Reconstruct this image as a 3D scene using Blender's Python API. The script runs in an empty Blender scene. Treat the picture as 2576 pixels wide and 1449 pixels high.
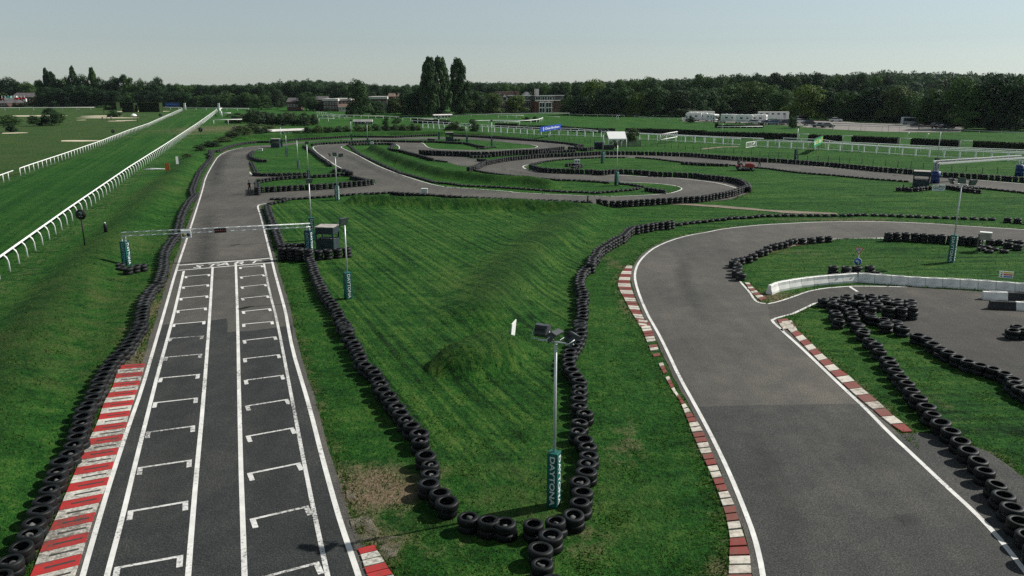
import bpy, bmesh, math, random
import numpy as np
from mathutils import Vector, Matrix
from mathutils.geometry import tessellate_polygon
random.seed(7); RNG = np.random.default_rng(11)
scene = bpy.context.scene
COL = scene.collection
pi = math.pi

# ------------------------------------------------------------------ camera geometry of the aerial view
FPX, PITCH, HC, CX, CY = 2000.0, math.radians(14.3), 14.0, 1288.0, 724.5
CP, SP = math.cos(PITCH), math.sin(PITCH)
def G(x, y, z=0.0):
    u = (x-CX)/FPX; v = (CY-y)/FPX
    d = (u, CP+v*SP, -SP+v*CP)
    if d[2] > -0.004: d = (d[0], d[1], -0.004)
    t = (HC-z)/-d[2]
    return Vector((d[0]*t, d[1]*t, z))
def zat(base, py):
    v = (CY-py)/FPX
    return HC + base[1]*(v*CP-SP)/(CP+v*SP)
def pxm(p):                       # metres covered by one picture unit at a point
    return (p[1]*CP-(p[2]-HC)*SP)/FPX
CROP = {'F': (0, 0, 1)}
for i in range(4):
    CROP['A%d' % i] = (644*i, 134.2, .25); CROP['B%d' % i] = (644*i, 469.6, .25)
    CROP['D%d' % i] = (644*i, 805, .4444); CROP['T%d' % i] = (322*i, 161, .125)
for i in range(5): CROP['M%d' % i] = (483+322*i, 308.6, .125)
CROP['R'] = (2093, 308.6, .1875); CROP['U'] = (1247.7, 201.3, .125)
CROP['V'] = (1569.7, 228.1, .22115); CROP['W'] = (1703.9, 254.9, .22115); CROP['X'] = (2012.5, 254.9, .22115)
def px(s):
    out = []
    for seg in s.split(';'):
        k, *pts = seg.split(); ox, oy, sc = CROP[k]
        for p in pts:
            a, b = p.split(','); out.append((ox+float(a)*sc, oy+float(b)*sc))
    return out
def path(s, z=0.0): return [G(x, y, z) for x, y in px(s)]
def pt(s, z=0.0): return path(s, z)[0]

# ------------------------------------------------------------------ materials
def nodes_of(name):
    m = bpy.data.materials.new(name); m.use_nodes = True
    nt = m.node_tree; b = nt.nodes['Principled BSDF']
    return m, nt, b
def N(nt, t, **k):
    n = nt.nodes.new(t)
    for a, v in k.items(): setattr(n, a, v)
    return n
def noise(nt, vec, scale, detail=3, rough=.55):
    n = N(nt, 'ShaderNodeTexNoise'); n.inputs['Scale'].default_value = scale
    n.inputs['Detail'].default_value = detail; n.inputs['Roughness'].default_value = rough
    if vec is not None: nt.links.new(vec, n.inputs['Vector'])
    return n.outputs['Fac']
def ramp(nt, fac, stops):
    r = N(nt, 'ShaderNodeValToRGB'); e = r.color_ramp.elements
    while len(e) < len(stops): e.new(.5)
    for k, (p, c) in enumerate(stops):
        e[k].position = p; e[k].color = (*c, 1) if len(c) == 3 else c
    nt.links.new(fac, r.inputs['Fac']); return r.outputs['Color']
def mixc(nt, fac, a, b, mode='MIX'):
    m = N(nt, 'ShaderNodeMix', data_type='RGBA', blend_type=mode)
    for s, v in ((0, fac), (6, a), (7, b)):
        if isinstance(v, (int, float)): m.inputs[s].default_value = v
        elif isinstance(v, tuple): m.inputs[s].default_value = (*v, 1)
        else: nt.links.new(v, m.inputs[s])
    return m.outputs[2]
def mth(nt, op, a, b=0.0, clamp=False):
    m = N(nt, 'ShaderNodeMath', operation=op); m.use_clamp = clamp
    for s, v in ((0, a), (1, b)):
        if isinstance(v, (int, float)): m.inputs[s].default_value = v
        else: nt.links.new(v, m.inputs[s])
    return m.outputs[0]
def bump(nt, b, h, strength=.4, dist=.05):
    n = N(nt, 'ShaderNodeBump'); n.inputs['Strength'].default_value = strength; n.inputs['Distance'].default_value = dist
    nt.links.new(h, n.inputs['Height']); nt.links.new(n.outputs['Normal'], b.inputs['Normal'])
def mat(name, col, rough=.7, var=.18, scale=3., metal=0., bmp=0., spec=.4, rnd=0.):
    m, nt, b = nodes_of(name)
    tc = N(nt, 'ShaderNodeTexCoord').outputs['Object']
    f = noise(nt, tc, scale, 5, .6)
    lo = tuple(c*(1-var*1.6) for c in col); hi = tuple(min(1, c*(1+var*1.2)) for c in col)
    c = ramp(nt, f, [(.28, lo), (.72, hi)])
    if rnd:
        oi = N(nt, 'ShaderNodeObjectInfo').outputs['Random']
        c = mixc(nt, 1.0, c, ramp(nt, oi, [(0, (1-rnd,)*3), (1, (1, 1, 1))]), 'MULTIPLY')
    nt.links.new(c, b.inputs['Base Color'])
    b.inputs['Roughness'].default_value = rough; b.inputs['Metallic'].default_value = metal
    b.inputs['Specular IOR Level'].default_value = spec
    if bmp: bump(nt, b, noise(nt, tc, scale*6, 4), bmp, .02)
    return m
def asphalt_mat(name, dark, light, tint):
    m, nt, b = nodes_of(name)
    tc = N(nt, 'ShaderNodeTexCoord').outputs['Object']
    big = noise(nt, tc, .09, 6, .6); mid = noise(nt, tc, .8, 5, .65); fine = noise(nt, tc, 14, 3, .7)
    mp = N(nt, 'ShaderNodeMapping'); mp.inputs['Scale'].default_value = (.9, .05, 1); nt.links.new(tc, mp.inputs['Vector'])
    streak = noise(nt, mp.outputs[0], 1.0, 4, .6)
    s = mth(nt, 'ADD', mth(nt, 'MULTIPLY', big, .45), mth(nt, 'MULTIPLY', mid, .25))
    s = mth(nt, 'ADD', s, mth(nt, 'MULTIPLY', streak, .18)); s = mth(nt, 'ADD', s, mth(nt, 'MULTIPLY', fine, .14))
    c = ramp(nt, s, [(.38, dark), (.51, light), (.64, tint)])
    sp = ramp(nt, noise(nt, tc, 22, 2, .8), [(.38, (.45,)*3), (.52, (1,)*3), (.66, (2.0,)*3)])
    c = mixc(nt, 1.0, c, sp, 'MULTIPLY')
    # cracks
    v = N(nt, 'ShaderNodeTexVoronoi', feature='DISTANCE_TO_EDGE'); v.inputs['Scale'].default_value = .11
    wv = N(nt, 'ShaderNodeVectorMath', operation='ADD'); nz = N(nt, 'ShaderNodeTexNoise'); nz.inputs['Scale'].default_value = .5
    nt.links.new(tc, nz.inputs['Vector']); nt.links.new(tc, wv.inputs[0])
    sc = N(nt, 'ShaderNodeVectorMath', operation='SCALE'); sc.inputs['Scale'].default_value = 2.5
    nt.links.new(nz.outputs['Color'], sc.inputs[0]); nt.links.new(sc.outputs[0], wv.inputs[1]); nt.links.new(wv.outputs[0], v.inputs['Vector'])
    ck = ramp(nt, v.outputs['Distance'], [(0, (.6,)*3), (.004, (1,)*3)])
    c = mixc(nt, mth(nt, 'MULTIPLY', mid, .9), c, mixc(nt, 1.0, c, ck, 'MULTIPLY'))
    nt.links.new(c, b.inputs['Base Color']); b.inputs['Roughness'].default_value = .9
    b.inputs['Specular IOR Level'].default_value = .25
    bump(nt, b, noise(nt, tc, 30, 3), .5, .01)
    return m
def paint_mat(name, col, under, lo, hi, scale=6):   # paint worn through to what lies under it
    m, nt, b = nodes_of(name)
    tc = N(nt, 'ShaderNodeTexCoord').outputs['Object']
    w = mth(nt, 'ADD', mth(nt, 'MULTIPLY', noise(nt, tc, scale, 6, .8), .65), mth(nt, 'MULTIPLY', noise(nt, tc, .25, 3), .35))
    k = ramp(nt, w, [(lo, (0,)*3), (hi, (1,)*3)])
    dirty = ramp(nt, noise(nt, tc, 1.3, 4), [(.3, tuple(c*.72 for c in col)), (.7, col)])
    nt.links.new(mixc(nt, k, under, dirty), b.inputs['Base Color']); b.inputs['Roughness'].default_value = .75
    return m
def foliage_mat(name, dark, light, var=.5, trans=.22):
    m, nt, b = nodes_of(name)
    g = N(nt, 'ShaderNodeNewGeometry'); oi = N(nt, 'ShaderNodeObjectInfo').outputs['Random']
    tc = N(nt, 'ShaderNodeTexCoord').outputs['Object']
    f = mth(nt, 'ADD', mth(nt, 'MULTIPLY', g.outputs['Random Per Island'], .55), mth(nt, 'MULTIPLY', noise(nt, tc, .35, 3), .45))
    c = ramp(nt, f, [(.2, dark), (.8, light)])
    c = mixc(nt, 1.0, c, ramp(nt, oi, [(0, (1-var*1.1, 1-var*.9, 1-var*.6)), (.35, (.75, .85, .95)), (.6, (1, 1, 1)), (.85, (1.35, 1.3, 1.0)), (1, (1.7, 1.6, 1.1))]), 'MULTIPLY')
    nt.links.new(c, b.inputs['Base Color']); b.inputs['Roughness'].default_value = .75; b.inputs['Specular IOR Level'].default_value = .25
    t = N(nt, 'ShaderNodeBsdfTranslucent'); nt.links.new(c, t.inputs['Color'])
    mx = N(nt, 'ShaderNodeMixShader'); mx.inputs[0].default_value = trans
    out = nt.nodes['Material Output']
    nt.links.new(b.outputs[0], mx.inputs[1]); nt.links.new(t.outputs[0], mx.inputs[2]); nt.links.new(mx.outputs[0], out.inputs['Surface'])
    return m
ASPH_N = asphalt_mat('asphalt_fresh', (.020, .022, .022), (.031, .034, .033), (.055, .055, .050))
ASPH_M = asphalt_mat('asphalt_mid', (.034, .036, .034), (.052, .053, .049), (.084, .080, .070))
ASPH_O = asphalt_mat('asphalt_old', (.052, .051, .046), (.083, .079, .069), (.128, .116, .097))
ASPH_P = asphalt_mat('asphalt_paddock', (.040, .039, .035), (.060, .057, .050), (.096, .087, .072))
WHITE_LINE = paint_mat('white_line_paint', (.78, .77, .72), (.06, .058, .054), .37, .47, 8)
WHITE_WORN = paint_mat('worn_line_paint', (.74, .73, .69), (.06, .058, .054), .41, .52, 9)
KRED = paint_mat('kerb_red_paint', (.46, .022, .02), (.10, .045, .035), .38, .52)
KWHITE = paint_mat('kerb_white_paint', (.68, .65, .57), (.14, .13, .11), .42, .56, 7)
KREDF = paint_mat('kerb_faded_red', (.24, .026, .018), (.12, .08, .055), .36, .56, 5)
KWHITEF = paint_mat('kerb_faded_white', (.66, .61, .52), (.15, .12, .08), .36, .52, 5)
SLOT = mat('kerb_slot', (.05, .045, .04))
RUBBER = mat('tyre_rubber', (.0080, .0098, .0102), .55, .5, 2.2, spec=.25, rnd=.5)
RUBBER_FAR = mat('tyre_rubber_far', (.0085, .0105, .011), .65, .6, .9)
STEEL = mat('galvanised_steel', (.60, .63, .63), .42, .1, 5, metal=.3)
DARKSTEEL = mat('dark_steel', (.06, .07, .075), .5, .2, 5, metal=.3)
LAMPBODY = mat('floodlight_housing', (.055, .062, .066), .55, .25, 6)
LAMPGLASS = mat('floodlight_glass', (.12, .15, .16), .12, .1, 3, spec=.8)
TEAL = mat('teal_padding', (.006, .105, .085), .5, .25, 2.5)
TEALDK = mat('dark_teal_padding', (.004, .045, .05), .5, .25, 2.5)
LETTER = mat('white_lettering', (.70, .72, .70), .6, .1, 8)
LETTERSHADE = mat('shaded_lettering', (.20, .38, .46), .6, .1, 8)  # white lettering tinted blue, the shade on its face put into the colour
WHITE = mat('white_paint', (.82, .82, .78), .5, .07, 2)
RAILW = mat('white_rail_plastic', (.90, .90, .86), .45, .06, 1.2)
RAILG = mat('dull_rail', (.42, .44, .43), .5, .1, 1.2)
WHITEPL = mat('white_barrier_plastic', (.80, .79, .74), .5, .14, 2.2)
BLACKPL = mat('black_plastic', (.018, .019, .02), .5, .3, 3)
CABIN = mat('slate_cabin_paint', (.020, .036, .042), .6, .25, 2)
ROOFPALE = mat('weathered_pale_roof', (.38, .34, .31), .8, .3, 3)
TENT = mat('white_canvas', (.82, .82, .80), .7, .03, 1)
BLUEB = mat('blue_barrel', (.008, .035, .16), .45, .2, 3)
BLUESIGN = mat('blue_board', (.012, .055, .36), .5, .08, 2)
GREENSIGN = mat('green_board', (.01, .26, .09), .5, .08, 2)
YELLOW = mat('yellow_print', (.72, .52, .02), .6, .06, 3)
REDP = mat('red_print', (.55, .02, .03), .5, .06, 3)
BLUEP = mat('blue_print', (.02, .13, .5), .5, .06, 3)
BLACKP = mat('black_print', (.012, .012, .013), .6, .1, 3)
ORANGE = mat('orange_board', (.62, .17, .03), .6, .12, 3)
WOODG = mat('grey_timber', (.13, .13, .12), .85, .3, 4)
STAKE = mat('dark_stake', (.035, .035, .03), .85, .3, 4)
BARK = mat('bark', (.055, .045, .035), .9, .3, 2)
BRICK = mat('red_brick', (.20, .075, .045), .9, .2, 1.2)
BRICKD = mat('brown_brick', (.10, .06, .045), .9, .25, 1.2)
RENDER = mat('pale_render', (.60, .57, .52), .85, .1, .6)
SLATE = mat('slate_roof', (.11, .10, .10), .8, .25, .8)
TILE = mat('brown_tile_roof', (.16, .11, .085), .85, .25, .9)
LEADROOF = mat('pale_flat_roof', (.62, .58, .54), .8, .15, .5)
GLASS = mat('dark_glass', (.02, .026, .03), .12, .2, 1, spec=.8)
SKIN = mat('skin', (.42, .25, .17), .6, .06, 6)
CLOTHB = mat('black_cloth', (.012, .012, .014), .85, .25, 9)
CLOTHG = mat('grey_cloth', (.16, .16, .17), .85, .2, 9)
CLOTHW = mat('pale_cloth', (.55, .53, .5), .85, .1, 9)
HAIR = mat('dark_hair', (.02, .014, .01), .7, .2, 20)
MOWRED = mat('mower_red', (.33, .02, .02), .3, .12, 3, spec=.6)
CARWHITE = mat('white_car_paint', (.70, .70, .69), .3, .04, 1, spec=.6)
CARBLACK = mat('dark_car_paint', (.015, .018, .024), .25, .1, 1, spec=.6)
CARBLUE = mat('blue_car_paint', (.05, .15, .28), .3, .08, 1, spec=.6)
CARSILV = mat('silver_car_paint', (.40, .42, .43), .32, .06, 1, metal=.3, spec=.6)
CARPALE = mat('pale_blue_van_paint', (.45, .52, .55), .35, .05, 1, spec=.6)
SAND = mat('bunker_sand', (.60, .52, .38), .95, .12, .8)
DIRTPATH = mat('bare_dirt', (.20, .165, .12), .95, .25, .8)
GRAVEL = mat('car_park_gravel', (.21, .19, .17), .95, .22, .6, bmp=.3)
LEAF1 = foliage_mat('broadleaf_foliage', (.011, .034, .011), (.052, .112, .027), .55, .28)
LEAF2 = foliage_mat('yellowing_foliage', (.024, .052, .010), (.078, .125, .025))
LEAF3 = foliage_mat('poplar_foliage', (.013, .038, .014), (.056, .110, .034), .4, .28)
LEAF4 = foliage_mat('scrub_foliage', (.016, .036, .014), (.070, .108, .036))
LEAFP = foliage_mat('pale_blossom_foliage', (.12, .10, .075), (.30, .24, .19))
HEDGE = foliage_mat('hedge_foliage', (.010, .026, .007), (.034, .064, .013))
HEDGE_SHADE = foliage_mat('shaded_hedge_foliage', (.006, .009, .005), (.016, .022, .010), .2, .05)  # hedge green darkened, shade on the side away from the sun put in

# ------------------------------------------------------------------ object helpers
def link(o, parent=None):
    COL.objects.link(o)
    if parent is not None: o.parent = parent
    return o
def tag(o, label=None, cat=None, group=None, kind=None):
    if label: o['label'] = label
    if cat: o['category'] = cat
    if group: o['group'] = group
    if kind: o['kind'] = kind
    return o
def thing(name, label, cat, loc=(0, 0, 0), rz=0., group=None):
    o = bpy.data.objects.new(name, None); o.empty_display_size = .3
    o.location = loc; o.rotation_euler = (0, 0, rz); link(o)
    return tag(o, label, cat, group)
def copy_tree(o, parent=None):
    c = o.copy(); COL.objects.link(c); c.parent = parent
    for ch in list(o.children):
        copy_tree(ch, c)
    return c
class MB:
    def __init__(s): s.v = []; s.f = []; s.m = []; s.mats = []; s.sm = []
    def mi(s, m):
        if m not in s.mats: s.mats.append(m)
        return s.mats.index(m)
    def add(s, vs, fs, m, smooth=False):
        b = len(s.v); s.v += [tuple(v) for v in vs]; k = s.mi(m)
        for f in fs: s.f.append([b+i for i in f]); s.m.append(k); s.sm.append(smooth)
        return s
    def box(s, c, d, m, rz=0., rx=0., taper=1.):
        R = Matrix.Rotation(rz, 3, 'Z') @ Matrix.Rotation(rx, 3, 'X'); c = Vector(c)
        vs = []
        for z in (-1, 1):
            t = taper if z > 0 else 1
            for x, y in ((-1, -1), (1, -1), (1, 1), (-1, 1)):
                vs.append(c + R @ Vector((x*d[0]/2*t, y*d[1]/2*t, z*d[2]/2)))
        return s.add(vs, [(3, 2, 1, 0), (4, 5, 6, 7), (0, 1, 5, 4), (1, 2, 6, 5), (2, 3, 7, 6), (3, 0, 4, 7)], m)
    def tube(s, pts, r, m, n=6, cap=True):
        pts = [Vector(p) for p in pts]; rs = r if isinstance(r, (list, tuple)) else [r]*len(pts)
        vs = []; fs = []
        up = Vector((0, 0, 1))
        for i, p in enumerate(pts):
            t = (pts[min(i+1, len(pts)-1)]-pts[max(i-1, 0)]).normalized()
            a = t.cross(up if abs(t.z) < .95 else Vector((1, 0, 0))).normalized(); b = t.cross(a)
            for k in range(n):
                an = 2*pi*k/n; vs.append(p + (a*math.cos(an)+b*math.sin(an))*rs[i])
        for i in range(len(pts)-1):
            for k in range(n):
                fs.append((i*n+k, i*n+(k+1) % n, (i+1)*n+(k+1) % n, (i+1)*n+k))
        if cap: fs.append(tuple(range(n-1, -1, -1))); fs.append(tuple(range((len(pts)-1)*n, len(pts)*n)))
        return s.add(vs, fs, m, n > 4)
    def lathe(s, prof, m, n=16, c=(0, 0, 0), closed=False):
        vs = []; fs = []; L = len(prof)
        for k in range(n):
            a = 2*pi*k/n
            for r, z in prof: vs.append((c[0]+r*math.cos(a), c[1]+r*math.sin(a), c[2]+z))
        for k in range(n):
            for j in range(L if closed else L-1):
                j2 = (j+1) % L; k2 = (k+1) % n
                fs.append((k*L+j, k2*L+j, k2*L+j2, k*L+j2))
        return s.add(vs, fs, m, True)
    def disc(s, c, r, nrm, m, n=20, thick=.03):
        nrm = Vector(nrm).normalized(); c = Vector(c)
        return s.tube([c-nrm*thick/2, c+nrm*thick/2], r, m, n)
    def prism(s, poly, m, axis_map, depth0, depth1):   # poly of (a,b), extruded along a third axis
        n = len(poly)
        vs = [axis_map(a, b, depth0) for a, b in poly]+[axis_map(a, b, depth1) for a, b in poly]
        fs = [tuple(range(n-1, -1, -1)), tuple(range(n, 2*n))]+[(i, (i+1) % n, n+(i+1) % n, n+i) for i in range(n)]
        return s.add(vs, fs, m)
    def quad(s, a, b, c, d, m): return s.add([a, b, c, d], [(0, 1, 2, 3)], m)
    def build(s, name, parent=None, recalc=True):
        me = bpy.data.meshes.new(name); me.from_pydata(s.v, [], s.f)
        for m in s.mats: me.materials.append(m)
        me.polygons.foreach_set('material_index', s.m); me.polygons.foreach_set('use_smooth', s.sm)
        if recalc and len(s.f) < 60000:
            bm = bmesh.new(); bm.from_mesh(me); bmesh.ops.recalc_face_normals(bm, faces=bm.faces); bm.to_mesh(me); bm.free()
        me.update()
        return link(bpy.data.objects.new(name, me), parent)
def np_mesh(name, V, Fq, m, k=4, parent=None, smooth=False):
    me = bpy.data.meshes.new(name); V = np.asarray(V, np.float32); Fq = np.asarray(Fq, np.int32)
    me.vertices.add(len(V)); me.vertices.foreach_set('co', V.ravel())
    me.loops.add(Fq.size); me.loops.foreach_set('vertex_index', Fq.ravel())
    me.polygons.add(len(Fq)); me.polygons.foreach_set('loop_start', np.arange(0, Fq.size, k, dtype=np.int32))
    me.polygons.foreach_set('use_smooth', np.full(len(Fq), smooth))
    me.materials.append(m); me.update(calc_edges=True); me.validate()
    return link(bpy.data.objects.new(name, me), parent)
def lettering(txt, size, m, mtx, parent, name='lettering', spacing=1.0, sx=1.0, bold=.018):
    cu = bpy.data.curves.new('txt', 'FONT'); cu.body = txt; cu.size = size; cu.extrude = .004
    cu.align_x = 'CENTER'; cu.align_y = 'CENTER'; cu.space_character = spacing; cu.resolution_u = 3
    cu.offset = size*bold
    o = bpy.data.objects.new('txt', cu); COL.objects.link(o)
    bpy.context.view_layer.update()
    me = bpy.data.meshes.new_from_object(o); me.name = name
    bpy.data.objects.remove(o); bpy.data.curves.remove(cu)
    me.transform(mtx @ Matrix.Diagonal((sx, 1, 1, 1))); me.materials.clear(); me.materials.append(m)
    return link(bpy.data.objects.new(name, me), parent)
def resample(P, step):
    P = [Vector(p) for p in P]; out = [P[0].copy()]; acc = 0.
    for a, b in zip(P, P[1:]):
        L = (b-a).length
        if L < 1e-6: continue
        d = step-acc
        while d <= L:
            out.append(a.lerp(b, d/L)); d += step
        acc = (acc+L) % step if L >= step-acc else acc+L
    return out
def smooth(P, it=2, closed=False):
    for _ in range(it):
        Q = [] if closed else [P[0]]
        n = len(P)
        for i in range(n if closed else n-1):
            a, b = P[i], P[(i+1) % n]; Q += [a.lerp(b, .25), a.lerp(b, .75)]
        if not closed: Q.append(P[-1])
        P = Q
    return P
def offset(P, d):                 # to the left of travel for d>0
    out = []
    for i, p in enumerate(P):
        t = (P[min(i+1, len(P)-1)]-P[max(i-1, 0)]); t.z = 0; t.normalize()
        out.append(p+Vector((-t.y, t.x, 0))*d)
    return out
# ------------------------------------------------------------------ track outlines, traced and laid on the ground
L_OUT = smooth(path('F 190,1520 208,1449 249,1307 284,1192 324,1072 356,983 391,863 420,762 441,687 462,625 482,565 496,522 510,477 517,447 535,414 550,391.7 572,380.5 600,373 644,366.7; M0 1620,450'), 1)
R_OUT = smooth(path('F 925,1520 902,1449 857,1316 835,1240.6 808.5,1143 790.7,1071.7 773,1005 759.6,960.6 737,885 724,818 719,787 704,732 691.5,687 684,654.6 669,594.6 661.5,564.6 654,537 648,521 650,516.5 655,514.5 670,512'), 1)
POLY = {}
POLY['start_straight'] = offset(L_OUT, .38) + path('M0 2576,352; M1 370,340 660,325') + path('M1 660,352 370,352; M0 2576,360 1620,500 1530,510 1290,550 1190,600 1140,680 1140,750 1150,900 1160,990 1180,1040 1280,1060 2000,1065; M0 2000,1085 1300,1130 1250,1200 1260,1300 1390,1400') + path('F 690,487 690,509') + offset(R_OUT[::-1], .35)
POLY['infield_track'] = path('F 640,512 650,520 ; B1 110,172 140,130 400,118 700,96 1000,76 1370,62 1700,85 2100,105 2576,125; B2 400,142 700,155 860,175 1100,182 1400,182 1700,172 1900,160 2200,128 2390,60; M4 905,1400 890,1320 800,1240 700,1200 500,1180 0,1140; M3 1800,1090 1300,1080 1100,1070 900,1035 700,1045 0,1037; M2 1900,1000 1650,955 1560,915 1580,870 1640,830 1800,790 2100,740 2576,705; M3 350,690 1040,685 1045,708 1220,708 1600,735 2100,780 2576,800; M4 500,850 680,880 1000,895 1300,905 1600,945 2576,1045; R 500,740 1050,800 1500,840 2000,875 2576,935; F 2720,510 2720,466; R 2576,820 1900,765 1000,690 0,610; M4 1600,820 1000,775 0,690; M3 2000,655 1300,635 560,630 0,650; M2 2000,690 1500,730 1000,790 750,840 600,910 520,940 700,980 1100,1030 1600,1080 2100,1130 2576,1145; M3 400,1160 700,1190 900,1193 1500,1213 1900,1248 2100,1293 2142,1330 2082,1372 1900,1422 1500,1455; B2 1300,90 1000,102 500,84 0,60; B1 1880,2; M1 2300,1258 2000,1173 1600,1043 1200,893 950,763 750,653 600,583 440,515 420,487 470,470 570,440 1400,412 1500,415 1560,450 1600,490 1595,530 2000,630 2300,740 2576,800; M2 200,860 390,885 600,830 680,760 600,740 250,680 0,640; M1 2040,630 2008,600 2100,560 2200,520 2170,500 2130,460 2080,410 2000,398 1300,388 650,400 300,430 0,458; M0 2450,480 2430,510 2520,600; M1 0,645 150,755 430,925 640,985 660,1060 900,1120 1100,1140 1120,1235 900,1275 500,1315 0,1345; M0 1390,1415 1300,1420; F 640,500')
POLY['upper_track'] = path('M1 640,325 1000,305 1600,300 2350,295; M2 100,285 400,295 900,315 1400,350 1900,395 2300,440 2530,465 2545,490 2300,540 1800,590 1300,620 700,625 0,625; M1 2040,615 2100,530 2300,528 2576,545; M2 600,560 1100,548 1500,525 1740,512 1812,485 1780,465 1680,450 1200,400 900,370 400,340 100,315; M1 2350,332 1000,340 640,352')
LO2 = smooth(path('D2 1440,1560 1420,1449 1405,1360 1370,1220 1310,1060 1240,890 1180,760 1110,620 1040,490 950,330 880,180 830,80 790,10; B2 1370,1300 1290,1120 1240,960 1235,870 1260,790 1300,730 1360,670 1440,610 1600,540 1780,490 1950,462 2100,430 2300,405; B3 0,380 600,352 1000,350 1300,357 1700,375 2100,405 2576,432; F 2720,590'), 1)
LI2A = smooth(path('F 2720,622; B3 2576,572 2200,545 1170,518 655,525; B3 400,552 200,585 0,640; B2 2480,690 2300,745 2260,800 2250,860 2280,935 2320,985 2390,1060 2440,1140 2480,1170; B3 0,1180'), 1)
LI2B = path('B3 520,1165 460,1180 400,1210 250,1280 80,1325 40,1345 60,1375') + smooth(path('B3 100,1410 175,1465; D3 60,45 180,150 300,265 430,390 560,510 690,645 820,765 1000,935 1170,1090 1290,1215 1390,1340 1460,1430 1600,1600'), 1)
POLY['right_loop'] = offset(LO2, .3) + offset(LI2A, .0) + offset(LI2B, 0.0)[:0] + path('B3 250,1112 400,1055 480,1170 400,1212 250,1282 80,1330') + offset(path('B3 60,1375 100,1410; D3 60,45 180,150 300,265 430,390 560,510 690,645 820,765'), .35) + path('D3 840,640 1000,650 1250,745 1460,900 1800,1150 1800,1700 1440,1700')
POLY['paddock'] = path('B3 0,1182 100,1162 250,1112 400,1057 550,1027 750,1010 900,1002 1400,1012 1800,1035 2576,1085; F 2800,780 2800,1100; D3 1560,470 1449,400 1310,300 1150,255 1000,195 870,105 720,40; B3 1420,1330 1330,1290 1500,1255 1450,1240 1100,1240 900,1230 700,1200 520,1165 460,1180 400,1212 250,1282 80,1328 30,1345')
Z_OF = {'start_straight': .004, 'infield_track': .008, 'upper_track': .012, 'right_loop': .004, 'paddock': .008}
M_OF = {'start_straight': ASPH_O, 'infield_track': ASPH_O, 'upper_track': ASPH_O, 'right_loop': ASPH_O, 'paddock': ASPH_P}
def sheet(name, P, z, m, jit=0., kind='structure', parent=None, step=.8, loc=None):
    P = [Vector((p[0], p[1], 0)) for p in P]
    if jit:
        Q = []
        n = len(P)
        for i in range(n):
            a, b = P[i], P[(i+1) % n]; L = (b-a).length; k = max(1, min(40, int(L/step)))
            for j in range(k):
                q = a.lerp(b, j/k); Q.append(q+Vector((random.uniform(-jit, jit), random.uniform(-jit, jit), 0)))
        P = Q
    tr = tessellate_polygon([P])
    o = MB().add([(p.x, p.y, z) for p in P], [tuple(t) for t in tr], m).build(name, parent, recalc=False)
    me = o.data
    up = sum(pl.normal.z for pl in me.polygons)
    if up < 0: me.flip_normals()
    for pl in me.polygons:
        if pl.normal.z < 0: pl.flip()
    if kind: o['kind'] = kind
    return o
for k, P in POLY.items(): sheet(k, P, Z_OF[k], M_OF[k], .05)
# newer, darker resurfaced asphalt
sheet('asphalt_patch', path('F 190,1520 208,1449 249,1307 284,1192 324,1072 356,983 380,905; B0 1640,1390 2280,1330; B0 2282,1449; D0 1290,0 1285,70 1420,62; D1 100,45 205,30; F 740,885 759.6,960.6 773,1005 790.7,1071.7 808.5,1143 835,1240.6 857,1316 902,1449 925,1520'), .008, ASPH_N, .02)
sheet('asphalt_patch', path('D2 1048,492 1300,485; D3 0,480 250,478 515,474 600,560 690,650 820,775 1000,945 1170,1100 1290,1225 1390,1350 1460,1440 1600,1700; D2 1440,1700 1420,1449 1405,1360 1370,1220 1310,1060 1240,890 1180,760 1110,620'), .008, ASPH_M, .02)
sheet('asphalt_patch', path('D3 690,650 830,645 1000,655 1250,750 1460,905 1800,1155 1800,1690 1600,1600 1460,1430 1390,1340 1290,1215 1170,1090 1000,935 820,765'), .012, ASPH_M, .05)

def ribbon(name, P, w, z, m, kind='structure', parent=None):
    mb = MB(); n = len(P)
    A = offset(P, w/2); B = offset(P, -w/2)
    vs = [(p.x, p.y, z) for p in A]+[(p.x, p.y, z) for p in B]
    mb.add(vs, [(n+i, n+i+1, i+1, i) for i in range(n-1)], m)
    o = mb.build(name, parent, recalc=False)
    for pl in o.data.polygons:
        if pl.normal.z < 0: pl.flip()
    if kind: o['kind'] = kind
    return o
ZL = .017
def line(s, w=.16, m=None, sm=1, z=ZL, name='edge_line'):
    P = path(s) if isinstance(s, str) else s
    if sm: P = smooth(P, sm)
    return ribbon(name, P, w, z, m or WHITE_LINE)
line(L_OUT[:-4], .17, sm=0); line(R_OUT, .18, sm=0)
line('F 255,1510 269,1449 307,1307 342,1160.5 371,1045 400,929 427,832 442.5,770 462.5,682', .17)
line('F 470,1510 473,1449 493,1205 511,1018 527,805 535,672', .17)
line('F 617,1510 615.5,1449 604,1116 598,805 593,661', .17)
line('F 838,1510 824,1449 777,1227 737,1018 697,805 679,739.6 664,664', .15, WHITE_WORN)
line('F 446,668 644,653.4 684,649.6', .28, sm=0, z=.021, name='start_line'); line('F 446,681 644,664.6 683,661.6', .2, sm=0, z=.021, name='start_line')
LB = [px('D0 '+s) for s in ('985,25 1155,10', '968,105 1145,92', '942,212 1135,195', '913,330 1122,310', '880,470 1110,444', '840,637 1092,603', '795,838 1072,797', '740,1085 1050,1032', '665,1405 1020,1340')]
LB += [px('B0 '+s) for s in ('1870,905 2100,885', '1845,1010 2090,988', '1820,1125 2080,1100', '1790,1250 2065,1222')]
LB += [px('F 604,673 658,668.5'), px('F 606,697 661,691.5'), px('F 608,722 666,716'), px('F 609.5,751 672,744.5'), px('F 611.5,784 677.5,777')]
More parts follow.
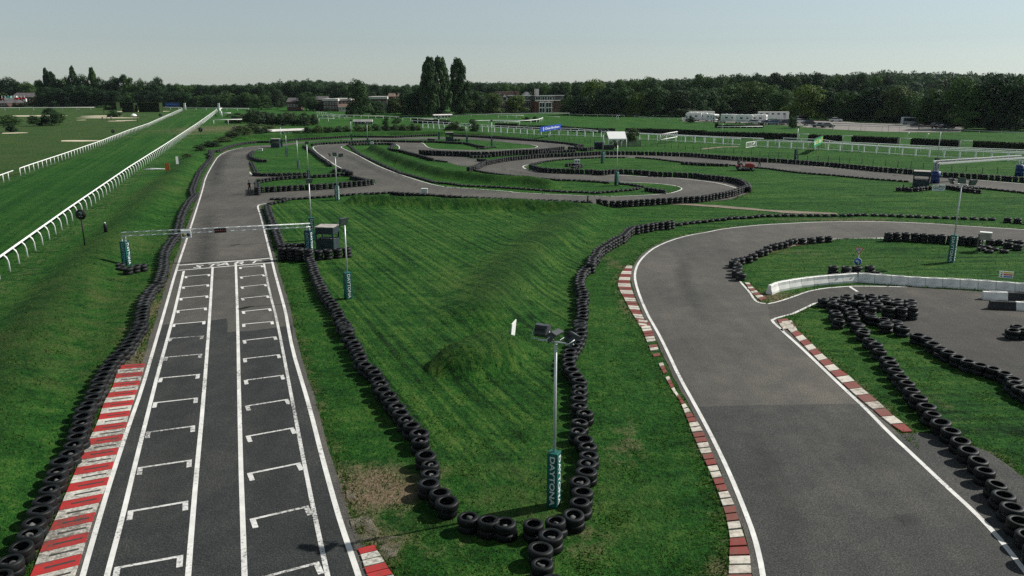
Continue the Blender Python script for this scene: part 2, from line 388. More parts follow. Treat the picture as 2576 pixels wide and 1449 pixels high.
for a, b in (((613, 816), (684, 809.5)), ((614, 857), (691, 848)), ((615.5, 903), (700, 893)), ((618, 957), (709, 945)), ((621.5, 1022), (720.5, 1006)), ((624, 1098), (734, 1078)), ((628, 1192), (750, 1167)), ((635.5, 1307), (770, 1276)), ((643, 1458), (796, 1418))): LB.append([a, b])
LB.append([(268, 1640), (440, 1590)])
for (a, b) in LB:
    A, B = G(*a), G(*b); d = (B-A).normalized(); nrm = Vector((d.y, -d.x, 0))
    mb = MB()
    def strip(p, q, w):
        t = (q-p).normalized(); s_ = Vector((-t.y, t.x, 0))*w/2
        mb.add([(p-s_)+Vector((0, 0, ZL)), (q-s_)+Vector((0, 0, ZL)), (q+s_)+Vector((0, 0, ZL)), (p+s_)+Vector((0, 0, ZL))], [(0, 1, 2, 3)], WHITE_WORN if a[1] > 850 else WHITE_LINE)
    strip(A-d*.09, B+d*.09, .12)
    strip(A+nrm*.063, A+nrm*.6, .18); strip(B+nrm*.063, B+nrm*.6, .18)
    o = mb.build('grid_box_marking'); o['kind'] = 'structure'
    for pl in o.data.polygons:
        if pl.normal.z < 0: pl.flip()
# START painted on the road
for ch, (x, y) in zip('START', px('B0 1995,807 2135,795 2260,783 2410,771 2560,760')):
    p = G(x, y)
    M = Matrix.Translation((p.x, p.y, ZL)) @ Matrix.Rotation(math.radians(4), 4, 'Z')
    o = lettering(ch, 1.6, WHITE_LINE, M, None, 'road_lettering', sx=.95, bold=.004); o['kind'] = 'structure'
# other edge lines
line(LO2, .17, sm=0); line(LI2A[:-1], .16, sm=0); line(LI2B, .18, sm=0)
line('B3 0,1180 100,1160 250,1110 400,1055 550,1025 750,1008 900,1000 1400,1010', .16)
line('B3 820,1006 900,1058', .2, sm=0)
for s, w in (('M1 2576,1300 2300,1255 2000,1170 1600,1040 1200,890 950,760 750,650 600,580 440,510 420,485 470,470 560,460', .18),
             ('B1 1880,0 2576,50; B2 0,58 500,82 1000,100 1300,88 1500,75; M3 1900,1420 2080,1370 2140,1330 2100,1295 1900,1250 1500,1215 900,1195', .2),
             ('A2 2270,1360 2100,1310 1900,1280 1600,1250 1300,1240 1100,1225 900,1225 600,1215 300,1195 150,1170 105,1145 120,1130 165,1122', .22),
             ('M1 0,455 300,428 650,398 1300,386 2000,396 2090,418 2130,468 2170,498 2300,528 2576,545; M2 600,558 1100,546 1500,523 1740,510 1810,485 1780,465 1680,448', .2),
             ('M0 2576,650 2520,600 2430,512 2450,475; M1 0,455', .2), ('M1 0,640 150,750 300,850 430,918', .2),
             ('M1 1520,437 1575,460 1600,490 1592,528', .22), ('M1 2050,640 2576,648; M2 0,646 200,655', .25),
             ('M2 900,315 1400,350 1900,395 2300,440 2530,467', .25), ('M1 1000,300 1600,297 2350,293', .2),
             ('M3 560,640 1300,637 2000,657 2576,690; M4 1000,777 1600,820 2576,912; R 1000,690 1900,765 2576,822', .25),
             ('M0 1390,1408; M1 0,1340 500,1310 900,1270 1110,1236', .2), ('M0 1165,990 1180,1035 1280,1058 2000,1065', .18),
             ('B3 655,527 900,520 1170,517', .16)):
    line(s, w)
# kerbs: rows of painted concrete blocks, each row one strip of the road's edge
EXTRA = []
def kerb(name, left, right, n, seq, h=.05, skip=None, gap=.03, slots=False, z0=-.03):
    EXTRA.append([Vector((p.x, p.y, 0)) for p in list(left)+list(right)[::-1]]); A = resample_n(left, n+1); B = resample_n(right, n+1); mb = MB()
    for i in range(n):
        if skip and skip(i/n): continue
        g = gap
        a0, a1 = A[i].lerp(A[i+1], g), A[i].lerp(A[i+1], 1-g); b0, b1 = B[i].lerp(B[i+1], g), B[i].lerp(B[i+1], 1-g)
        m = seq[i % len(seq)]
        ht = [Vector((0, 0, h+random.uniform(-.006, .006)))]*4
        vs = [a0, b0, b1, a1]; top = [v+hh for v, hh in zip(vs, ht)]
        mb.add([Vector((v.x, v.y, z0)) for v in vs]+top, [(4, 5, 6, 7), (0, 1, 5, 4), (1, 2, 6, 5), (2, 3, 7, 6), (3, 0, 4, 7)], m)
        if slots:
            c0 = top[0].lerp(top[3], .42); c1 = top[0].lerp(top[3], .58); d0 = top[1].lerp(top[2], .42); d1 = top[1].lerp(top[2], .58)
            up = Vector((0, 0, .004))
            mb.add([c0.lerp(d0, .25)+up, c0.lerp(d0, .9)+up, c1.lerp(d1, .9)+up, c1.lerp(d1, .25)+up], [(0, 1, 2, 3)], SLOT)
    o = mb.build(name, recalc=False); o['kind'] = 'structure'
    for pl in o.data.polygons:
        pass
    return o
def resample_n(P, n):
    P = [Vector(p) for p in P]; L = [0.]
    for a, b in zip(P, P[1:]): L.append(L[-1]+(b-a).length)
    out = []
    j = 0
    for i in range(n):
        t = L[-1]*i/(n-1)
        while j < len(L)-2 and L[j+1] < t: j += 1
        out.append(P[j].lerp(P[j+1], (t-L[j])/max(1e-6, L[j+1]-L[j])))
    return out
kerb('red_and_white_kerb', path('D0 672,262 640,380 590,470 555,580 495,705 450,810 375,985 320,1120 250,1260 200,1395 100,1620'), path('D0 820,250 805,310 765,430 728,540 700,650 655,770 605,935 555,1050 515,1165 470,1310 395,1540'), 31, [KRED, KWHITE], slots=True, gap=.015)
kerb('red_and_white_kerb', path('D1 575,1300 600,1350 615,1410 650,1500 690,1600'), path('D1 668,1278 690,1320 715,1350 735,1390 790,1470 840,1560'), 8, [KRED, KWHITE, KWHITE, KRED], gap=.06)
kerb('faded_kerb', path('B2 1155,800 1100,870 1070,950 1065,1000 1090,1060 1130,1130 1170,1210 1210,1280 1250,1340 1290,1420; D2 715,0 750,90 790,190 835,260 900,390 950,460 985,545 1020,640 1060,735 1110,840 1160,960 1205,1090 1235,1230 1228,1390 1225,1560'),
     path('B2 1210,800 1200,870 1185,950 1195,1010 1220,1080 1250,1160 1280,1230 1310,1300 1340,1360 1370,1430; D2 765,0 800,80 835,190 860,260 930,410 975,470 1030,550 1085,640 1125,740 1170,850 1215,960 1258,1050 1300,1190 1345,1330 1365,1560'), 92, [KWHITEF, KWHITEF, KREDF, KREDF], h=.05, gap=.09,
     skip=lambda t: (0.49 < t < .62 and random.random() < .6))
kerb('faded_kerb', path('B3 90,1340 150,1449; D3 75,10 140,85 210,155 270,215 340,285 410,350 470,405 530,460 590,505 650,560 730,620 765,640'), path('B3 195,1330 265,1440; D3 130,0 165,60 230,120 290,180 350,235 400,280 460,320 520,380 580,430 640,480 700,540 760,585 820,637'), 25, [KREDF, KWHITEF], h=.05, gap=.04)
kerb('faded_kerb', path('B3 0,650 60,625 200,590 400,560 650,535'), path('B3 0,672 60,645 200,608 400,578 650,545'), 14, [KWHITEF, KREDF], h=.04)
kerb('faded_kerb', path('B2 2340,965 2375,1020 2420,1080 2500,1150'), path('B2 2385,970 2440,1030 2490,1080 2570,1130'), 8, [KWHITEF, KREDF], h=.04, gap=.1)

# ------------------------------------------------------------------ ground
BERMS = [  # crest polyline, half width, height
    (path('D0 -420,1100 -150,700 50,260; B0 480,1250 700,930 1080,560 1420,200; A0 1620,1330 1800,1180 1950,1020', .5), 3.4, .8),
    (path('M1 1080,450 1300,540 1500,640 2100,840 2576,960; M2 500,1020 1000,1075 1600,1095 2000,1150', 1.1), 2.3, 1.25),
    (path('B1 1020,85 1370,105 2000,122 2576,135; B2 600,165 760,180', 1.0), 2.3, 1.15),
    (path('B2 760,185 480,400 150,640; B1 2500,900 2300,1180', .6), 4.0, .8),
    (path('D1 1200,185 1290,160 1340,120', .7), 1.9, 1.2),
    (path('M0 1000,270 2000,238 2576,230; M1 600,200 1400,178 2400,185; M2 300,190 700,205', 1.0), 3.0, 1.2),
    (path('M3 1240,1060 900,1040', .2), .6, .05),
]
def seg_dist(X, Y, P, closed=False):
    D = np.full(X.shape, 1e9, np.float32); n = len(P)
    for i in range(n if closed else n-1):
        a, b = P[i], P[(i+1) % n]; dx, dy = b[0]-a[0], b[1]-a[1]; L2 = dx*dx+dy*dy+1e-9
        t = np.clip(((X-a[0])*dx+(Y-a[1])*dy)/L2, 0, 1)
        D = np.minimum(D, (X-a[0]-t*dx)**2+(Y-a[1]-t*dy)**2)
    return np.sqrt(D)
def inside(X, Y, P):
    r = np.zeros(X.shape, bool); n = len(P)
    for i in range(n):
        a, b = P[i], P[(i+1) % n]
        if a[1] == b[1]: continue
        c = ((a[1] > Y) != (b[1] > Y)) & (X < (b[0]-a[0])*(Y-a[1])/(b[1]-a[1])+a[0])
        r ^= c
    return r
def road_dist(X, Y):              # negative inside the asphalt
    D = np.full(X.shape, 1e3, np.float32); I = np.zeros(X.shape, bool)
    for P in list(POLY.values())+EXTRA:
        xs = [p[0] for p in P]; ys = [p[1] for p in P]
        k = (X > min(xs)-4) & (X < max(xs)+4) & (Y > min(ys)-4) & (Y < max(ys)+4)
        if not k.any(): continue
        D[k] = np.minimum(D[k], seg_dist(X[k], Y[k], P, True)); I[k] |= inside(X[k], Y[k], P)
    return np.where(I, -D, D)
def terrain(X, Y, RD=None):
    X = np.asarray(X, np.float64); Y = np.asarray(Y, np.float64); Z = np.zeros(X.shape)
    for P, hw, h in BERMS:
        xs = [p[0] for p in P]; ys = [p[1] for p in P]
        k = (X > min(xs)-hw) & (X < max(xs)+hw) & (Y > min(ys)-hw) & (Y < max(ys)+hw)
        if k.any():
            d = seg_dist(X[k], Y[k], P)
            lump = 1+.07*np.sin(X[k]*.9+Y[k]*.35)*np.sin(Y[k]*.7-X[k]*.2)
            q_ = np.minimum(1, d/hw); pr_ = np.sqrt(1-q_*q_) if h == 1.2 else .5+.5*np.cos(pi*q_); Z[k] = np.maximum(Z[k], np.where(d < hw, h*lump*pr_, 0))
    k = Z > 0
    if k.any():
        rd = road_dist(X[k], Y[k]) if RD is None else RD[k]
        Z[k] *= np.clip((rd-.15)/1.1, 0, 1)
    hill = np.clip((np.hypot(X, Y)-700)/900, 0, 1)
    Z += hill*hill*8*(1+.8*np.sin(X*.004+1))
    return Z
def th(p): return float(terrain(np.array([p[0]]), np.array([p[1]]))[0])
def axis(lo, hi, st, outlo, outhi):
    a = list(np.arange(lo, hi+st, st)); d = st
    while a[-1] < outhi: d *= 1.18; a.append(a[-1]+d)
    d = st; b = [lo]
    while b[-1] > outlo: d *= 1.18; b.append(b[-1]-d)
    return np.array(b[:0:-1]+a)
gx = axis(-62, 100, .55, -4000, 4000); gy = axis(14, 235, .55, -300, 6000)
GX, GY = np.meshgrid(gx, gy); nx, ny = len(gx), len(gy)
RD = road_dist(GX, GY)
GZ = terrain(GX, GY, RD)
GZ += np.where((RD > 1.0) & (GY < 235), (.016)*np.sin(GX*1.7+GY*.6)*np.sin(GY*1.3-GX*.4), 0)*np.clip((RD-1)/2, 0, 1)
GZ = np.where(RD < .12, -.012, GZ)
idx = np.arange(nx*ny).reshape(ny, nx)
FQ = np.stack([idx[:-1, :-1], idx[:-1, 1:], idx[1:, 1:], idx[1:, :-1]], -1).reshape(-1, 4)
RAIL_A = path('B0 -250,1120 55,893 745,338; A0 1330,1228 1700,965 2010,735 2190,588'); RAIL_B = path('A0 -200,1395 208,1237 330,1190 640,1078 1000,942 1300,815 1490,745 1835,577')
def lerp_x(P, Y):                 # x of a straight line at Y
    a, b = P[0], P[1]; q = a+(a-b)*4; e = P[-1]+(P[-1]-P[0])*6; Q = [q]+list(P)+[e]; return np.interp(Y, [p[1] for p in Q], [p[0] for p in Q])
xa, xb = lerp_x(RAIL_A, GY), lerp_x(RAIL_B, GY)
race = np.clip((GX-xb)/1., 0, 1)*np.clip((xa-GX)/1., 0, 1)
golf = np.clip((xb-GX)/2., 0, 1)
infield = path('B1 150,180 900,120; B2 0,180 760,200 900,330 700,800 600,1449; D1 1449,1000 1000,760 640,260; B1 560,720 220,560 110,200')
inf = inside(GX, GY, infield).astype(float)
rinf = ((GX > 12) & (GY < 210) & (RD > 0)).astype(float)*(1-inf)
dirt = np.clip(1-np.abs(RD)/.9, 0, 1)*.52*(np.sin(GX*.21+1)*np.sin(GY*.13)*.35+.75)
def blob(s, rx, ry, k):
    p = pt(s); return k*np.exp(-(((GX-p.x)/rx)**2+((GY-p.y)/ry)**2))
dirt += blob('D1 700,900', 1.9, 1.6, .8)+blob('D1 760,990', 1.7, 1.1, .75)+blob('D1 640,1180', 1.5, 1.1, .45)+blob('D1 850,1280', 2.5, .8, .35)+blob('D2 400,1250', .9, 1.4, .5)
dirt += blob('D2 640,640', .9, 3.5, .35)+blob('D2 630,760', .8, 1.3, .28)+blob('D2 1180,1400', 1.2, .8, .4)+blob('B3 60,1100', 1.6, 1.6, .8)+blob('B3 300,660', 3, 1.6, .45)
dirt += blob('D0 735,235', .8, 1.8, .95)+blob('D0 770,110', .6, 2.4, .9)+blob('B0 1530,1250', .6, 4, .85)+blob('B0 1600,1030', .5, 4, .6)+blob('B0 1700,830', .7, 8, .35)+blob('B2 1000,760', 1.3, 4, .42)+blob('B2 1050,560', 3, 2, .35)
dirt += blob('B3 700,330', 10, 1.3, .6)+blob('B3 1400,1290', 1.6, .8, .6)+blob('D3 980,480', .6, 3, .4)+blob('A0 2270,980', 4, 3, .45)+blob('B2 1150,1250', 1, 2, .3)
dirt += blob('M0 560,120', 22, 40, .62)+blob('D0 60,1200', 2.2, 2.2, .3)
dirt += np.where(np.abs(GX-xa-1.0) < 1.2, .30, 0)+np.where(np.abs(GX-xb) < .8, .25, 0)
dry = np.clip(blob('D1 1449,1000', 5, 3, .9)+blob('D0 350,120', 4, 5, 1.4)+blob('B0 1100,1200', 4, 5, 1.2)+blob('B0 900,1050', 3, 5, 1.0)+blob('D0 200,330', 4, 3, 1.0)+blob('B0 1400,600', 3, 9, .8)+blob('A0 1650,1380', 5, 14, .8)+blob('B2 1120,720', 2.5, 6, .5)+blob('B1 2350,1000', 4, 9, .35)+golf*.75+blob('B3 300,700', 9, 5, .4)+.15, 0, 1)
long_shade = np.clip((GZ-.25)/.5, 0, 1)*(GY < 260)
g_ob = np_mesh('ground', np.stack([GX.ravel(), GY.ravel(), GZ.ravel()], -1), FQ, bpy.data.materials.new('grass_ground'), smooth=True)
g_ob['kind'] = 'structure'
for nm, arr in (('race', race), ('golf', golf), ('inf', inf), ('rinf', rinf), ('dirt', np.clip(dirt, 0, 1)), ('dry', dry), ('longg_shade', long_shade)):
    at = g_ob.data.attributes.new(nm, 'FLOAT', 'POINT'); at.data.foreach_set('value', arr.ravel().astype(np.float32))
gm = g_ob.data.materials[0]; gm.use_nodes = True; nt = gm.node_tree; gb = nt.nodes['Principled BSDF']
def attr(n): return N(nt, 'ShaderNodeAttribute', attribute_name=n).outputs['Fac']
tc = N(nt, 'ShaderNodeTexCoord').outputs['Object']
def stretched(ang, across, along):
    mp = N(nt, 'ShaderNodeMapping', vector_type='TEXTURE'); mp.inputs['Rotation'].default_value = (0, 0, ang)
    mp.inputs['Scale'].default_value = (along, across, 1); nt.links.new(tc, mp.inputs['Vector'])
    return noise(nt, mp.outputs[0], 1.0, 3, .6)
n1 = noise(nt, tc, .12, 5, .6); n2 = noise(nt, tc, .9, 5, .65); n3 = noise(nt, tc, 5.5, 4, .75); n4 = noise(nt, tc, 16, 2, .8); n5 = stretched(.0, 1.2, 5); n6 = noise(nt, tc, 2.3, 5, .8)
s_inf = stretched(math.atan2(-41, 18), .36, 24); s_race = stretched(math.atan2(1, -.34), 1.3, 90); s_r = stretched(.05, .7, 16)
def cen(x, k): return mth(nt, 'MULTIPLY', mth(nt, 'SUBTRACT', x, .5), k)
v = mth(nt, 'ADD', cen(n1, .7), .5)
for a_, k_ in ((n2, .75), (n3, 1.1), (n4, .8), (n5, .7), (n6, 1.3)): v = mth(nt, 'ADD', v, cen(a_, k_))
for a_, k_, z_ in ((s_inf, 1.9, 'inf'), (s_race, 1.8, 'race'), (s_r, 1.3, 'rinf')): v = mth(nt, 'ADD', v, mth(nt, 'MULTIPLY', cen(a_, k_), attr(z_)))
c = ramp(nt, v, [(.08, (.003, .022, .003)), (.36, (.011, .068, .008)), (.58, (.024, .102, .012)), (.88, (.074, .148, .024))])
c = mixc(nt, mth(nt, 'MULTIPLY', attr('race'), .55), c, (.011, .074, .007))
c = mixc(nt, mth(nt, 'MULTIPLY', attr('golf'), .45), c, (.040, .066, .022))
dr = mth(nt, 'MULTIPLY', ramp(nt, mth(nt, 'ADD', mth(nt, 'MULTIPLY', n2, .6), mth(nt, 'MULTIPLY', n1, .4)), [(.42, (0,)*3), (.66, (1,)*3)]), attr('dry'))
c = mixc(nt, mth(nt, 'MULTIPLY', dr, .75), c, (.075, .085, .030))
c = mixc(nt, mth(nt, 'MULTIPLY', attr('longg_shade'), .38), c, (.012, .038, .006))  # long grass tone, with the shade of berm faces darkened in too
dk = mth(nt, 'ADD', attr('dirt'), mth(nt, 'ADD', cen(n2, 1.3), cen(n6, 1.2)))
dk = ramp(nt, dk, [(.30, (0,)*3), (.98, (1,)*3)])
c = mixc(nt, dk, c, ramp(nt, n3, [(.3, (.10, .075, .045)), (.7, (.27, .205, .130))]))
nt.links.new(c, gb.inputs['Base Color']); gb.inputs['Roughness'].default_value = .95; gb.inputs['Specular IOR Level'].default_value = .12
bump(nt, gb, mth(nt, 'ADD', mth(nt, 'MULTIPLY', n3, .6), mth(nt, 'ADD', mth(nt, 'MULTIPLY', n6, 1.0), mth(nt, 'MULTIPLY', n2, .7))), 1.0, .26)
# blades: short tufts over the near grass, longer along the edges
K = 300000
yy = 19+np.abs(RNG.random(K))**1.7*95; xx = (RNG.random(K)*2-1)*(yy*.72+2)
rd = road_dist(xx, yy); ok = (rd > .02) & ((rd < .7) | (RNG.random(K) < (.35+.9*np.clip(np.sin(xx*2.1+1.3*np.sin(yy*.9))*np.sin(yy*1.7+1.1*np.sin(xx*1.3)), 0, 1))*np.where(yy < 45, .9, .4)*np.clip((110-yy)/40, 0, 1)))
xx, yy, rd = xx[ok], yy[ok], rd[ok]
zz = terrain(xx, yy, rd)
edge = np.clip(1-rd/.5, 0, 1)
K = len(xx); hgt = (.022+.07*RNG.random(K)**3)*(1+yy/90)*(1+edge*1.1); wd = (.010+.022*RNG.random(K))*(1+yy/60)
an = RNG.random(K)*2*pi; le = (RNG.random((K, 2))-.5)*.12
V = np.zeros((K, 3, 3)); V[:, 0] = np.stack([xx-np.cos(an)*wd, yy-np.sin(an)*wd, zz-.01], -1); V[:, 1] = np.stack([xx+np.cos(an)*wd, yy+np.sin(an)*wd, zz-.01], -1)
V[:, 2] = np.stack([xx+le[:, 0], yy+le[:, 1], zz+hgt], -1)
tuft = np_mesh('grass_tufts', V.reshape(-1, 3), np.arange(K*3).reshape(-1, 3), foliage_mat('tuft_grass', (.020, .070, .006), (.105, .175, .030), .0, .45), 3)
tag(tuft, 'short rough green grass growing over the verges and infield', 'grass', kind='stuff')
# sand bunkers, paths, gravel, dirt
def ell(s, rx, ry, z, m, name):
    p = pt(s); P = [Vector((p.x+rx*math.cos(a)*(1+.18*math.sin(3*a+p.x)), p.y+ry*math.sin(a)*(1+.2*math.sin(2*a+p.y)), 0)) for a in np.linspace(0, 2*pi, 28)[:-1]]
    return sheet(name, P, z, m)
for s, rx, ry in (('A0 795,882', 5.2, 3.0), ('A0 137,803', 3.6, 2.6), ('T0 2375,1150', 3.6, 3), ('T0 2540,1140', 4, 3), ('T0 1645,1130', 2, 2), ('A0 340,630', 13, 8), ('T0 2150,1085', 13, 5), ('T0 2040,1050', 9, 6), ('T1 260,955', 14, 10)):
    ell(s, rx, ry, .05, SAND, 'sand_bunker')
sheet('car_park', path('V 660,350 1456,372; W 900,262 1456,282; X 0,292 400,320 900,345 1300,352 1456,352; F 2420,332 2420,312; X 1380,240 1100,258 700,245 460,228 0,215; W 1240,225 700,215 100,190; V 660,300'), .02, GRAVEL, .3)
sheet('path', path('B2 1350,175 1700,185 2100,215 2576,250; B3 200,270 700,280 700,268; B2 2576,235 2200,200 1800,175'), .045, DIRTPATH, .1)
sheet('path', path('M4 0,540 400,500 700,490 700,475 300,490 0,515; M3 2500,540'), .045, DIRTPATH, .1)

# rubber laid down on the racing line
def marks_mat(k):
    m, nt, b = nodes_of('rubber_marks'); tc = N(nt, 'ShaderNodeTexCoord').outputs['Object']
    b.inputs['Base Color'].default_value = (.022, .024, .024, 1); b.inputs['Roughness'].default_value = .8
    a = N(nt, 'ShaderNodeAttribute', attribute_name='fade').outputs['Fac']
    f = mth(nt, 'MULTIPLY', a, ramp(nt, noise(nt, tc, .7, 5, .7), [(.3, (.25,)*3), (.7, (1,)*3)])); f = mth(nt, 'MULTIPLY', f, k)
    t = N(nt, 'ShaderNodeBsdfTransparent'); mx = N(nt, 'ShaderNodeMixShader'); nt.links.new(f, mx.inputs[0]); nt.links.new(t.outputs[0], mx.inputs[1]); nt.links.new(b.outputs[0], mx.inputs[2])
    nt.links.new(mx.outputs[0], nt.nodes['Material Output'].inputs['Surface']); return m
RUB = [0]
def rubber(s, w, k):
    RUB[0] += 1; z = .0128+.0008*(RUB[0] % 5)
    P = smooth(path(s), 2); n = len(P); m = marks_mat(k)
    rows_ = [offset(P, w/2), P, offset(P, -w/2)]
    vs = [(p.x, p.y, z) for r in rows_ for p in r]; fs = []
    for j in range(2): fs += [((j+1)*n+i, (j+1)*n+i+1, j*n+i+1, j*n+i) for i in range(n-1)]
    o = MB().add(vs, fs, m).build('rubber_marks', recalc=False); o['kind'] = 'structure'
    at = o.data.attributes.new('fade', 'FLOAT', 'POINT')
    L_ = [0.]
    for a_, b2_ in zip(P, P[1:]): L_.append(L_[-1]+(b2_-a_).length)
    e = [min(1, 3*min(l, L_[-1]-l)/L_[-1]) for l in L_]
    at.data.foreach_set('value', [0.]*n+e+[0.]*n)
    for pl in o.data.polygons:
        if pl.normal.z < 0: pl.flip()
rubber('M0 420,1450 450,1200 500,950 560,780 680,640 900,560 1300,500', 3.2, .7)
rubber('B0 1965,1300 1990,1150 2040,900 2060,600 2105,300 2120,180', 2.6, .6)
rubber('F 462,850 450,980 420,1180 380,1449', 2.2, .3); rubber('F 640,800 660,980 690,1200 730,1449', 2.0, .25)
rubber('B2 1900,640 1740,740 1715,830 1730,950 1790,1100 1900,1280 2000,1449', 1.7, .4)
rubber('D2 1380,560 1449,900; D3 150,1200 200,1449', 1.6, .35); rubber('D3 700,1130 770,1125 860,1160', 1.2, .6); rubber('D3 450,600 560,700 600,900', 2.5, .35)
rubber('M1 2500,1420 1900,1250 1300,1030 900,850 500,650 200,560', 2.5, .3); rubber('M2 1100,880 1000,900 1300,980 1900,1070 2500,1110', 2.0, .25)
# concrete grass pavers by the kerb
m, nt_, b_ = nodes_of('grass_pavers'); tcp = N(nt_, 'ShaderNodeTexCoord').outputs['Object']
br = N(nt_, 'ShaderNodeTexBrick'); br.inputs['Scale'].default_value = 3.4; br.inputs['Mortar Size'].default_value = .045; br.inputs['Color1'].default_value = (.05, .055, .025, 1); br.inputs['Color2'].default_value = (.085, .075, .05, 1); br.inputs['Mortar'].default_value = (.21, .18, .14, 1)
nt_.links.new(tcp, br.inputs['Vector']); wear = ramp(nt_, noise(nt_, tcp, 1.2, 4), [(.40, (0,)*3), (.56, (1,)*3)])
nt_.links.new(br.outputs['Color'], b_.inputs['Base Color']); b_.inputs['Roughness'].default_value = .95
tr_ = N(nt_, 'ShaderNodeBsdfTransparent'); mx_ = N(nt_, 'ShaderNodeMixShader'); nt_.links.new(wear, mx_.inputs[0]); nt_.links.new(b_.outputs[0], mx_.inputs[1]); nt_.links.new(tr_.outputs[0], mx_.inputs[2]); nt_.links.new(mx_.outputs[0], nt_.nodes['Material Output'].inputs['Surface'])
sheet('paver_strip', path('D1 505,970 545,965 600,1060 690,1200 700,1245 640,1275 580,1290 520,1080'), .03, m, .06)
sheet('paver_strip', path('D1 690,1225 850,1225 800,1340 740,1370 700,1300'), .034, m, .06)
sheet('paver_strip', path('D0 735,40 830,10 800,120 760,240 690,255'), .03, m, .06)
# ------------------------------------------------------------------ tyres
TR, TW = .375, .27
PROF = [(.225, .045), (.235, .012), (.265, 0), (.325, .0), (.357, .018), (.375, .055), (.375, .215), (.357, .252), (.325, .27), (.265, .27), (.235, .258), (.225, .225), (.26, .215), (.34, .19), (.34, .08), (.26, .055)]
def tyre_mesh(k):
    mb = MB()
    sq = 1+.05*math.sin(k*2.1)
    mb.lathe([(r*sq, z*(1+.04*math.cos(k))) for r, z in PROF], RUBBER, 26, closed=True)
    if k % 3 == 0:     # tread grooves as raised shoulder blocks
        for i in range(18):
            a = 2*pi*i/18
            mb.box((math.cos(a)*.372*sq, math.sin(a)*.372*sq, .135), (.012, .05, .15), RUBBER, rz=a)
    o = mb.build('tyre'); me = o.data; bpy.data.objects.remove(o); return me
TYRES = [tyre_mesh(k) for k in range(6)]
TYRE_LIST = []                    # (x, y, z, rot, tilt, row label, layer from the top, score)
def row(s, layers, where, step=.74, z=None, lit=1.0, jit=.05, exact=False):
    P = path(s, layers*TW) if isinstance(s, str) else s
    Q = [Vector(p) for p in P] if exact else resample(P, step)
    for q in Q:
        x, y = q.x+random.uniform(-jit, jit), q.y+random.uniform(-jit, jit)
        z0 = max(0, th((x, y))) if y < 130 else 0
        for k in range(layers):
            top = layers-1-k
            sc = (1. if top == 0 else .5/top)/(x*x+y*y)
            vis = abs(x) < y*.70+2 and y > 18.5
            TYRE_LIST.append((x+random.uniform(-.025, .025), y+random.uniform(-.025, .025), z0+k*TW*.985, random.uniform(0, 6.28), random.gauss(0, .035), where, top, sc*lit if vis else sc*.01, vis))
LFT = 'in the far double row along the straight'
row('D0 -90,1530 -10,1445 60,1350 105,1280 155,1215 190,1150 215,1095 240,1045 270,985 295,930 305,880 345,790 385,740 415,690 445,620 470,545 490,480 520,420 545,375 575,320 600,265', 2, 'in the double row beside the red and white kerb')
row('D0 612,250 640,215 680,180 720,140 760,80 790,30 800,5; B0 1400,1400 1430,1250 1440,1180 1455,1110 1490,1060 1530,1000 1590,960', 2, 'in the double row just beyond the red kerb')
row('B0 1600,940 1610,900 1640,800 1640,720 1660,640 1690,570 1750,500', 2, 'in the double row under the left gantry end')
row('B0 1765,480 1790,440 1810,330 1840,230 1900,130 1960,70; A0 1950,1420 1930,1370 1960,1290 2000,1190 2060,1110 2110,1060 2130,1020 2135,975 2200,970 2330,920 2450,895 2576,880; A1 150,880 300,865 500,850 700,840 950,825 1400,830 1700,815 1900,810 2200,825 2576,850; A2 300,870 600,900 720,920', 2, LFT)
row('B1 545,715 560,745 600,880 640,960 680,1060 740,1120 790,1210 850,1310 890,1380 920,1430; D1 485,5 520,65', 2, 'in the row leading down from the start cabin')
row('D1 540,100 560,130 580,180 605,235 640,262 685,300 715,385 770,455 800,490 825,530 860,570 905,610 930,655 940,710', 2, 'in the mid row along the right grid edge')
row('D1 950,762 985,805 980,860 970,915 1030,955 1078,1010 1100,1070', 2, 'in the row beside the bare sandy patch')
row('D1 1195,1105 1310,1125 1415,1140; D2 125,1147 250,1130 345,1095', 2, 'in the bend at the nearest floodlight foot', exact=True)
row('D2 395,1030 395,965 390,905 420,850 420,800 428,757 435,710 405,665 378,620 382,570 412,522 390,480', 2, 'in the row right of the nearest floodlight post', exact=True)
row('D2 385,440 380,405 380,372 380,330 355,292 335,265 320,230 325,195 325,170 350,140 365,110 385,85 390,55 388,25 385,5; B2 690,1400 690,1380 680,1340', 2, 'in the row behind the nearest floodlight heads', .74)
row('B2 705,1300 700,1255 715,1205 700,1170 710,1130 720,1095 715,1060 700,1020 690,985 680,945 685,910 690,885 700,850 740,815 780,790', 2, 'in the row left of the upper faded kerb')
row('B2 790,765 800,740 805,710 830,685 850,655 860,625 890,600 930,580 960,560 990,540 1030,520 1060,500 1110,480 1140,455 1160,430 1190,405 1230,400 1290,385 1360,375 1430,362 1490,355 1555,350 1610,340', 3, 'in the tall row outside the right bend')
row('B2 1680,365 1760,355 1830,345 1900,340 2050,325 2200,305 2400,295 2530,280; B3 200,275 450,275 750,275 1000,270 1300,280 1700,295 2100,310 2300,315', 1, 'in the low row behind the right bend', .9)
row('B3 2410,312 2520,320 2620,325 2720,333', 2, 'in the low row behind the right bend', .95)
row('D2 222,1205 170,1280 175,1378 235,1478 280,1590', 2, 'in the short row at the bottom picture edge', exact=True)
PIT = ''
row('D3 505,20 535,65 573,105 613,135 640,170 680,210 695,240 720,280 760,315 790,350 825,395 855,435 900,480', 2, 'in the row right of the straight faded kerb', exact=True)
row('D3 935,525 985,575 1030,620 1090,675 1140,730 1190,790 1235,850 1290,920 1345,985 1390,1055 1430,1125 1475,1200 1520,1290', 2, 'in the lower right row beside bare asphalt', exact=True)
row('D3 670,15 730,5 770,40 850,80 900,100 935,130 975,155 1020,180 1075,205 1130,230 1200,250 1275,270 1350,295', 2, 'in the row along the paddock asphalt edge', exact=True)
